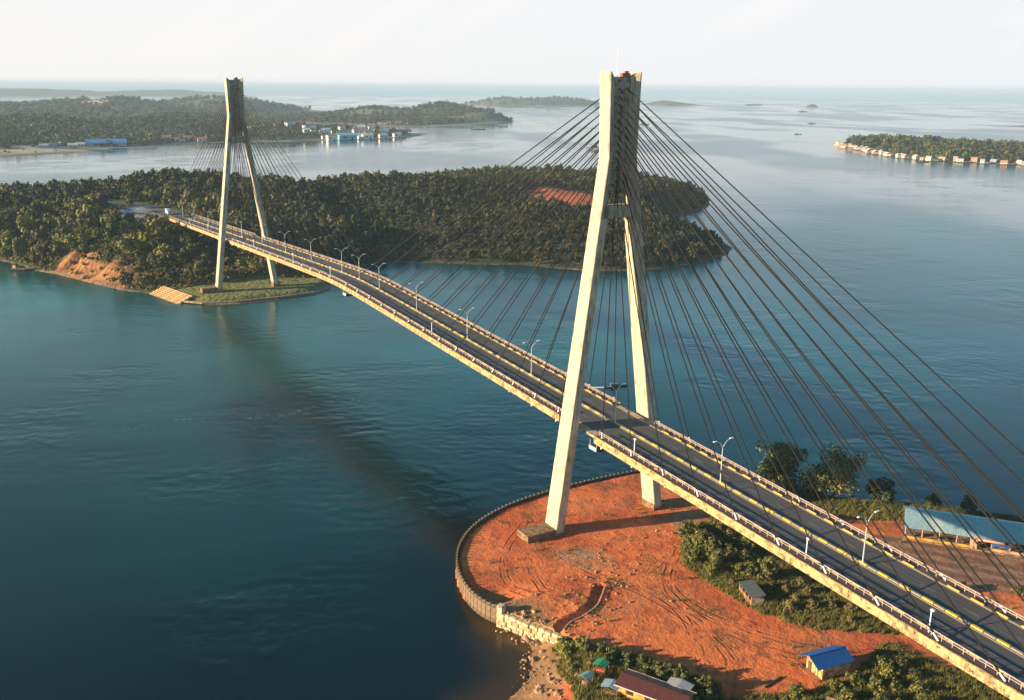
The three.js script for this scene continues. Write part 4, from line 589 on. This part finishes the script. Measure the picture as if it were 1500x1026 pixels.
{
  boat('dark motor boat passing under the bridge with a white wake', [-103.7, 0.02, -80.2], Math.atan2(8.6, 2.6), 9.5, [.05, .045, .05], [.12, .12, .13]);
  const foam = [], R = rng(3); const g = new THREE.CircleGeometry(0.5, 7).rotateX(-Math.PI / 2).toNonIndexed(); g.deleteAttribute('uv');
  for (let i = 0; i < 420; i++) { const t = Math.pow(R(), 1.4), x = lerp(-105.4, -118, t), z = lerp(-75, -48, t), sp = 0.4 + 2.6 * t; foam.push([x + (R() - .5) * sp, 0.03 + R() * 0.02, z + (R() - .5) * sp * .6, R() * 6, (0.5 + R() * 1.2) * (1 - .6 * t), 1, 0.9 + .1 * R()]); }
  for (const [ax, az, bx, bz, n] of [[-138, 60, -136, 6, 200], [-150, 106, -143, 70, 120]]) for (let i = 0; i < n; i++) { const t = R(); if (fbm(t * 14, ax, 2, 3) < 0.5) continue; foam.push([lerp(ax, bx, t) + (R() - .5) * 2.2 + 3.5 * Math.sin(t * 7 + R() * .4), 0.03, lerp(az, bz, t) + (R() - .5) * 3, R() * 6, 0.1 + R() * R() * 0.4, 1, 0.4 + .4 * R()]); }
  scatter('foam', g, foam, 'white foam of the boat wake and of a current line', 'foam', mat([.62, .66, .66], .7));
  const far = [['long dark freighter riding at anchor off the wooded cape', [-2240, -0.4, -1172], 0.9, 42], ['dark fishing ship lying beyond the wooded cape', [-2385, -0.4, -1332], 0.8, 36], ['open fishing craft between the cape and the blue hills', [-2420, -0.5, -1900], 0.8, 34], ['small dark craft far out near the islets', [-3700, -1.4, -4000], 1.0, 45], ['lone craft on the open strait beyond the island tip', [-2300, -0.8, -2560], 0.8, 28], ['dark craft off the village island', [-870, -0.1, -1280], 0.9, 22], ['tiny craft off the village island point', [-1700, -0.4, -1860], 0.7, 20]];
  for (const [l, p, t, L] of far) boat(l, p, t, L, [.05, .05, .055], [.14, .14, .15]);
  // fish trap platform on stilts
  const ft = thing('fish_trap', 'dark fish trap platform on stilts in the strait', 'platform', [-1370, -0.2, -964], 0.3); mesh('deck', box(34, 0.6, 22, 0, 3.2, 0), M.dark, ft); mesh('shelter', [box(9, 3.4, 8, -4, 5.2, 2), box(11, 0.5, 10, -4, 7.1, 2)], mat([.10, .07, .06], .9), ft); for (let i = 0; i < 6; i++) for (const z of [-10, 10]) mesh('stilt', box(0.7, 6.4, 0.7, -15 + i * 6, 1, z), M.dark, ft);
}

// ------------------------------------------------------------------ small things on the far headland
{
  const y = (x, z) => islandH(x, z);
  const tents = thing('tarpaulin_stall', 'roadside stall with bright blue tarpaulin roof at the far bridge end', 'stall', [-548, y(-548, 33), 32], 0.5); mesh('roof', gable(9, 7, 1.2, 0.1, .3), mat([.03, .16, .52], .6), tents).position.y = 2.6; for (const [a, b] of [[-4, -3], [4, -3], [-4, 3], [4, 3]]) mesh('post', box(.15, 2.7, .15, a, 1.3, b), M.trunk, tents);
  const t2 = thing('tarpaulin_stall', 'roadside stall with pale blue roof sheet beside the blue tarpaulin', 'stall', [-556, y(-556, 23), 22], 0.5); mesh('roof', gable(11, 6, 1, 0.1, .3), mat([.30, .42, .48], .6), t2).position.y = 2.6; for (const [a, b] of [[-5, -2.5], [5, -2.5], [-5, 2.5], [5, 2.5]]) mesh('post', box(.15, 2.7, .15, a, 1.3, b), M.trunk, t2);
  const hs = thing('house', 'small white house with grey roof among headland trees', 'house', [-538, y(-538, 75), 76], 0.6); mesh('wall', box(9, 3.2, 6, 0, 1.4, 0), grime([.5, .48, .44], .9), hs); mesh('roof', gable(6, 9, 1.4, .12, .5).rotateY(Math.PI / 2), grime([.22, .22, .22], .7), hs).position.y = 3.0; mesh('door', box(1, 2, .1, 2, 1, 3.03), M.trunk, hs); mesh('window', box(1.4, 1, .1, -2, 1.7, 3.03), M.dark, hs);
  const jt = thing('jetty', 'small wooden jetty reaching from the headland shore', 'jetty', [-488, 0, 108], 0.75); for (let k = 0; k < 9; k++) mesh('plank', rbox(1.1, 0.16, 4.2, (k - 4) * 1.2, 1.3, 0, .03), mat([.24, .13, .08], .9), jt); for (let k = 0; k < 4; k++) for (const z of [-1.8, 1.8]) mesh('pile', rod(V(-4.4 + k * 3, -2, z), V(-4.4 + k * 3, 1.25, z), .16), M.trunk, jt); mesh('hut_wall', box(2.6, 2, 2.4, -3, 2.4, 0), grime([.5, .26, .12], .9), jt); mesh('hut_roof', gable(2.6, 2.4, .6, .08, .25), grime([.3, .14, .1], .8), jt).position.set(-3, 3.4, 0);
  // stepped stone revetment on the corner of the far platform
  const rv = thing('stone_revetment', 'stepped pale stone slope at the corner of the far pylon platform', 'revetment'), sm = [[.58, .38, .2], [.5, .3, .15], [.62, .44, .26]].map((c) => grime(c, .95));
  const A = V(-377, 0, 46), B = V(-340, 0, 37.2), d = B.clone().sub(A), an = -Math.atan2(d.z, d.x), nx = -d.z / d.length(), nz = d.x / d.length();
  for (let row = 0; row < 8; row++) for (let k = 0; k < 12; k++) { const t = (k + .5 + (row % 2) * .25) / 12.5, of = 3.0 - row * 1.15, s = mesh('stone', rbox(3.1, 0.7, 1.1, 0, 0, 0, .12), sm[(k * 7 + row * 3) % 3], rv); s.position.set(A.x + d.x * t + nx * of, -0.1 + row * 0.46, A.z + d.z * t + nz * of); s.rotation.set(0, an + (hash2(k, row) - .5) * .1, 0); }
  const edge = thing('platform_edge', 'pale concrete edge round the grassy far pylon platform', 'kerb'); const pp = [[-342, 37.8], [-333, 29.5], [-327.6, 13], [-327.6, -10], [-331, -32], [-341, -45]]; for (let i = 1; i < pp.length; i++) { const [ax, az] = pp[i - 1], [bx, bz] = pp[i], l = Math.hypot(bx - ax, bz - az); mesh('edge_slab', rbox(l, 1.0, 1.2, (ax + bx) / 2, 0.9, (az + bz) / 2, .1, -Math.atan2(bz - az, bx - ax)), grime([.42, .32, .26], .95), edge); }
}

// ------------------------------------------------------------------ far shores
const drop = (x, z) => ((x - 40) ** 2 + (z - 60) ** 2) / (2 * 6.371e6);
const clump = [0, 1, 2].map((i) => crown(700 + i, 46, lobesFor(710 + i, 6, 9, 7, 0.6), 1.5, [...TONES[1], ...TONES[0]]));
function farLand(name, label, poly, hl, step, opt = {}) {
  const { tree = 0, green = [.040, .055, .022], dry = [.095, .085, .042], soil = [], edge = 60, beach = [.17, .145, .11], rough = 14, seed = 3, dry0 = 0.52 } = opt;
  const xs = poly.map((p) => p[0]), zs = poly.map((p) => p[1]), x0 = Math.min(...xs), x1 = Math.max(...xs), z0 = Math.min(...zs), z1 = Math.max(...zs);
  const H = (x, z) => { const d = sdf(poly, x, z) + (fbm(x / 70, z / 70, 3, seed) - .5) * Math.min(60, edge * .8); if (d < 0) return Math.max(-6, d * .3) - drop(x, z); let s = 0; for (const [hx, hz, h, rx, rz = rx] of hl) s += (h * Math.exp(-.5 * (((x - hx) / rx) ** 2 + ((z - hz) / rz) ** 2))) ** 4; return (Math.pow(s + 16, .25) + (fbm(x / 160, z / 160, 4, seed + 4) - .45) * rough * smooth(0, 120, d)) * smooth(-3, edge, d) - drop(x, z); };
  const cf = (x, z, y) => { let c = mix3(green, dry, smooth(dry0, dry0 + .2, fbm(x / 210, z / 210, 4, seed + 8))); c = c.map((v) => v * (0.65 + 0.7 * fbm(x / 22, z / 22, 2, seed + 2))); for (const [sx, sz, r, col, rz = r] of soil) c = mix3(c, col, smooth(1.15, .75, Math.hypot((x - sx) / r, (z - sz) / rz) + (fbm(x / 60, z / 60, 3, 5) - .5) * .9)); return mix3(beach, c, smooth(.6, 2.6, y + drop(x, z))); };
  structure(mesh(name, field(x0 - step, x1 + step, z0 - step, z1 + step, step, H, cf, (x, z) => sdf(poly, x, z) > -2.5 * step - 30), new THREE.MeshStandardMaterial({ vertexColors: true, roughness: 1 })), label);
  if (tree) { const R = rng(seed + 50), li = [[], [], []]; for (let x = x0; x < x1; x += tree) for (let z = z0; z < z1; z += tree) { const px = x + R() * tree, pz = z + R() * tree, y = H(px, pz), r = R(), r2 = R(); if (y + drop(px, pz) < 1.4) continue; let bare = fbm(px / 210, pz / 210, 4, seed + 8) > dry0 + .1 && r < .75; for (const [sx, sz, rr, , rz = rr] of soil) if (Math.hypot((px - sx) / rr, (pz - sz) / rz) < .95) bare = bare || r < .92; if (bare || (opt.open && sdf(opt.open, px, pz) > 0 && r < .8)) continue; const s = (opt.size ?? 1) * (.7 + .7 * r2); li[Math.floor(R() * 3)].push([px, y - .5, pz, r * 6, s, s * (.75 + .5 * R()), .45 + .45 * R()]); } li.forEach((l, i) => l.length && scatter('distant_wood', clump[i], l, opt.woods ?? 'hazy woods on the far hills')); }
  return H;
}
const houseGeo = {};
function house(label, group, x, y, z, w, d, h, turn, wallC, roofC, flat = false) {
  const o = thing('house', label, 'house', [x, y, z], turn, group); const key = (c) => c.join();
  const wm = houseGeo[key(wallC)] ??= mat(wallC, .85), rm = houseGeo['r' + key(roofC)] ??= mat(roofC, .7);
  mesh('wall', box(w, h, d, 0, h / 2 - .3, 0), wm, o); const r = flat ? mesh('roof', box(w + .8, .5, d + .8), rm, o) : mesh('roof', gable(d, w, d * .28, .3, .7).rotateY(Math.PI / 2), rm, o); r.position.y = h - .3 + (flat ? .26 : .01);
  mesh('door', box(w * .14, h * .5, .16, w * .22, h * .25 - .2, d / 2 + .09), M.dark, o); mesh('window', box(w * .25, h * .3, .16, -w * .2, h * .5, d / 2 + .09), M.dark, o); return o;
}
{
  // cape with the waterside town
  const Ht = farLand('town_cape', 'hazy wooded cape with a waterside town', [[-1690, -10], [-1740, -190], [-1850, -330], [-1840, -450], [-1850, -560], [-1850, -700], [-1905, -800], [-2000, -880], [-2090, -935], [-2130, -900], [-2240, -830], [-2500, -800], [-2900, -720], [-3100, -300], [-3100, 500], [-2300, 560], [-1900, 420], [-1700, 200]],
    [[-2350, 150, 27, 260, 200], [-2450, -80, 36, 240, 120], [-2300, -330, 31, 200, 90], [-2100, -560, 27, 130, 80], [-2060, -720, 15, 90, 70], [-2700, -480, 28, 240, 120], [-2040, 30, 14, 130, 150]], 14, { tree: 15, size: 1.35, soil: [[-2480, -110, 130, [.42, .30, .16], 70], [-1930, -300, 26, [.34, .16, .11], 60], [-1720, -70, 70, [.34, .30, .25], 110], [-2140, -560, 60, [.35, .2, .13], 110]], edge: 90, open: [[-1880, -560], [-1860, -790], [-2060, -760], [-2050, -560]], woods: 'hazy woods on the town cape', seed: 21 });
  const R = rng(9), tone = [[.72, .72, .70], [.62, .62, .62], [.45, .56, .62], [.7, .64, .56]], roofs = [[.58, .6, .62], [.30, .40, .48], [.45, .16, .1], [.40, .42, .44]];
  for (let i = 0; i < 30; i++) { const z = -565 - R() * 235, x = -1868 - Math.pow(R(), 1.3) * 190 - Math.max(0, -z - 700) * .6; const rk = Math.floor(R() * 4), fl = R() < .4; house(`${['white', 'pale grey', 'light blue', 'cream'][i % 4]} house with ${fl ? 'flat' : 'pitched'} ${['silver', 'steel blue', 'red', 'grey'][rk]} roof on the town cape slope`, 'houses of the cape town', x, Ht(x, z), z, 9 + R() * 13, 8 + R() * 6, 4.5 + R() * 5, 1.4 + R() * .5, tone[i % 4], roofs[rk], fl); }
  house('large teal walled warehouse at the water edge of the cape town', undefined, -1866, Ht(-1866, -640) + .5, -640, 40, 16, 10, 1.57, [.16, .42, .50], [.30, .50, .56]); house('white waterside hall with red gable beside the teal warehouse', undefined, -1858, Ht(-1858, -602) + .5, -600, 20, 14, 10, 1.57, [.75, .72, .68], [.5, .2, .14]); house('white two storey house on the town waterfront past the warehouse', undefined, -1872, Ht(-1872, -690) + .5, -690, 24, 13, 9, 1.57, [.78, .76, .72], [.6, .6, .58]); house('pink and white boathouse at the far end of the town waterfront', undefined, -1890, Ht(-1890, -735) + .3, -735, 20, 12, 8, 1.57, [.72, .55, .52], [.55, .5, .5]);
  house('long blue roofed boatyard shed behind the sand spit', undefined, -1790, 2.0, -130, 70, 22, 7, 1.45, [.2, .3, .42], [.07, .22, .5]); for (let k = 0; k < 5; k++) house('red roofed waterside shed below the far hills', 'red roofed sheds below the hills', -1905 + (k % 2) * 22, Ht(-1905 + (k % 2) * 22, -262 - k * 22) + .4, -262 - k * 22, 18, 12, 6, 1.5, [.6, .5, .44], [.5, .14, .09]);
  for (let k = 0; k < 6; k++) house('grey shed in the boatyard beside the sand spit', 'boatyard sheds', -1760 - (k % 3) * 26, 2.2, -20 - k * 16, 16, 11, 5, 1.4, [.4, .38, .36], [.42, .43, .44]);
  farLand('sand_spit', 'flat pale sand spit with scrub across the water', [[-1580, 60], [-1640, -40], [-1655, -104], [-1690, -90], [-1745, -60], [-1800, 60], [-1700, 160]], [[-1690, 40, 3.4, 70]], 8, { green: [.22, .17, .11], dry: [.36, .29, .21], rough: 2, edge: 20, seed: 4, tree: 38, size: .5, woods: 'sparse scrub on the sand spit' });
  farLand('mud_bank', 'low dark mud bank beside the far channel', [[-1730, -235], [-1680, -300], [-1700, -345], [-1760, -300]], [[-1715, -290, 2.2, 50]], 8, { green: [.10, .085, .06], dry: [.14, .11, .07], rough: 1.5, edge: 16, seed: 6 });
  // second cape, ridges and blue hills
  farLand('wooded_cape', 'blue hazed cape with a rounded wooded hill', [[-2560, -900], [-2480, -1060], [-2480, -1210], [-2560, -1340], [-2700, -1500], [-2790, -1640], [-2850, -1665], [-3050, -1650], [-3500, -1560], [-3900, -1100], [-3600, -760], [-2900, -720]], [[-3080, -1480, 55, 200, 80], [-2880, -1530, 34, 110, 60], [-3000, -1150, 13, 260, 160], [-3300, -1330, 34, 220, 90]], 17, { tree: 19, size: 1.5, soil: [[-2650, -1060, 70, [.42, .17, .14], 130]], edge: 110, seed: 33, woods: 'blue hazed woods on the rounded cape hill' });
  farLand('distant_ridge', 'long low ridge fading into haze behind the town cape', [[-3400, 1000], [-3300, 0], [-3500, -700], [-3950, -1080], [-4400, -1500], [-5200, -1500], [-6000, -600], [-6000, 1400], [-4400, 1400]], [[-4300, 300, 40, 500, 420], [-4300, -480, 50, 420, 220], [-4500, -1000, 50, 320, 200], [-4900, -1350, 30, 300, 160], [-4700, 900, 40, 500, 300]], 32, { soil: [[-4100, -420, 130, [.45, .3, .26], 80], [-4250, -700, 110, [.40, .28, .24], 60]], edge: 240, rough: 22, seed: 41, tree: 34, size: 2.2, woods: 'woods fading into haze on the long ridge' });
  farLand('blue_hill', 'faint blue wooded hill beyond the capes', [[-5600, -3060], [-5500, -3500], [-5500, -4050], [-5750, -4180], [-6300, -4060], [-6500, -3500], [-6200, -3100]], [[-5800, -3350, 44, 240, 150], [-5900, -3800, 40, 260, 200]], 40, { edge: 200, seed: 51, tree: 40, size: 2.4, woods: 'woods on the faint blue hill' });
  farLand('blue_headland', 'faint blue headland alone on the open sea', [[-5500, -4500], [-5400, -4800], [-5500, -4950], [-5900, -4900], [-6000, -4550]], [[-5680, -4650, 32, 150, 110]], 40, { edge: 150, seed: 57 });
  farLand('islet', 'tiny faint islet on the open sea', [[-4830, -5240], [-4790, -5330], [-4840, -5380], [-4910, -5290]], [[-4840, -5310, 22, 40, 40]], 12, { edge: 40, seed: 61, rough: 3 });
  farLand('low_islet', 'flat faint islet near the horizon', [[-5550, -4900 - 420], [-5500, -5500], [-5560, -5560], [-5640, -5400]], [[-5570, -5440, 9, 80, 80]], 14, { edge: 40, seed: 63, rough: 3 });
  farLand('horizon_land', 'barely visible land along the hazy horizon', [[-10500, 3200], [-10200, 800], [-10400, -1500], [-10800, -3100], [-11800, -3000], [-12200, 0], [-11800, 3200]], [[-11000, 1500, 60, 700, 900], [-11000, -500, 70, 600, 900], [-11200, -2100, 60, 500, 600]], 90, { edge: 400, seed: 67, rough: 30 });
  farLand('grassy_islet', 'low brown islet beyond the village island', [[-1960, -3010], [-1880, -3070], [-1740, -3100], [-1560, -3200], [-1500, -3500], [-1700, -3600], [-1850, -3320], [-1930, -3120]], [[-1720, -3300, 9, 140, 140]], 14, { green: [.11, .10, .055], dry: [.17, .14, .085], edge: 50, rough: 4, seed: 71 });
  // village island
  const vp = [[-1340, -1622], [-1240, -1520], [-1130, -1440], [-1000, -1360], [-900, -1318], [-820, -1350], [-700, -1400], [-560, -1440], [-500, -1560], [-600, -1740], [-800, -1760], [-1000, -1740], [-1200, -1740], [-1330, -1680]];
  const Hv = farLand('village_island', 'low wooded island lined with stilt houses', vp, [[-900, -1550, 8, 170, 90], [-1150, -1600, 8, 120, 60], [-650, -1580, 7, 120, 80]], 10, { edge: 30, rough: 3, soil: [[-1290, -1600, 55, [.42, .24, .17], 50]], beach: [.30, .19, .13], seed: 81, tree: 10, size: 1.9, woods: 'trees covering the village island' });
  const front = new THREE.CatmullRomCurve3([[-1315, -1598], [-1235, -1512], [-1130, -1432], [-1000, -1352], [-900, -1310], [-820, -1342], [-700, -1393], [-600, -1425]].map(([x, z]) => V(x, 0, z))), R2 = rng(19), wc = [[.66, .42, .30], [.72, .58, .46], [.55, .30, .2], [.7, .66, .6], [.5, .42, .4]], rc = [[.5, .36, .30], [.55, .5, .48], [.44, .22, .15], [.40, .42, .45], [.30, .40, .48]];
  for (let i = 0; i < 52; i++) { const t = (i + R2() * .6) / 52, p = front.getPointAt(t), q = front.getTangentAt(t), off = (R2() - .3) * 44, nx = q.z, nz = -q.x, s = nx * 190 + nz * 140 > 0 ? -1 : 1, x = p.x - s * nx * off * .6 * -1, z = p.z - s * nz * off * .6 * -1; const rk = Math.floor(R2() * 5); const o = house(`${['salmon', 'sand coloured', 'brown', 'off white', 'mauve grey'][i % 5]} stilt house with ${['tan', 'pale', 'rust red', 'grey', 'blue grey'][rk]} roof on the village island shore`, 'stilt houses of the village island', x, Math.max(1.6, Hv(x, z) + .2) - drop(x, z), z, 6 + R2() * R2() * 12, 6 + R2() * 4, 3 + R2() * 2.2, -Math.atan2(q.z, q.x) + (R2() - .5) * .3, wc[i % 5], rc[rk]); mesh('stilts', [-1, 1].flatMap((a) => [-1, 1].map((b) => box(.5, 3.4, .5, a * 3, -1.6, b * 2.6))), M.trunk, o); }
}
scene.traverse((o) => { if (o.material && !o.material.transmission) o.material.side = THREE.DoubleSide; if (o.isMesh) o.castShadow = o.receiveShadow = true; });
renderer.render(scene, camera);
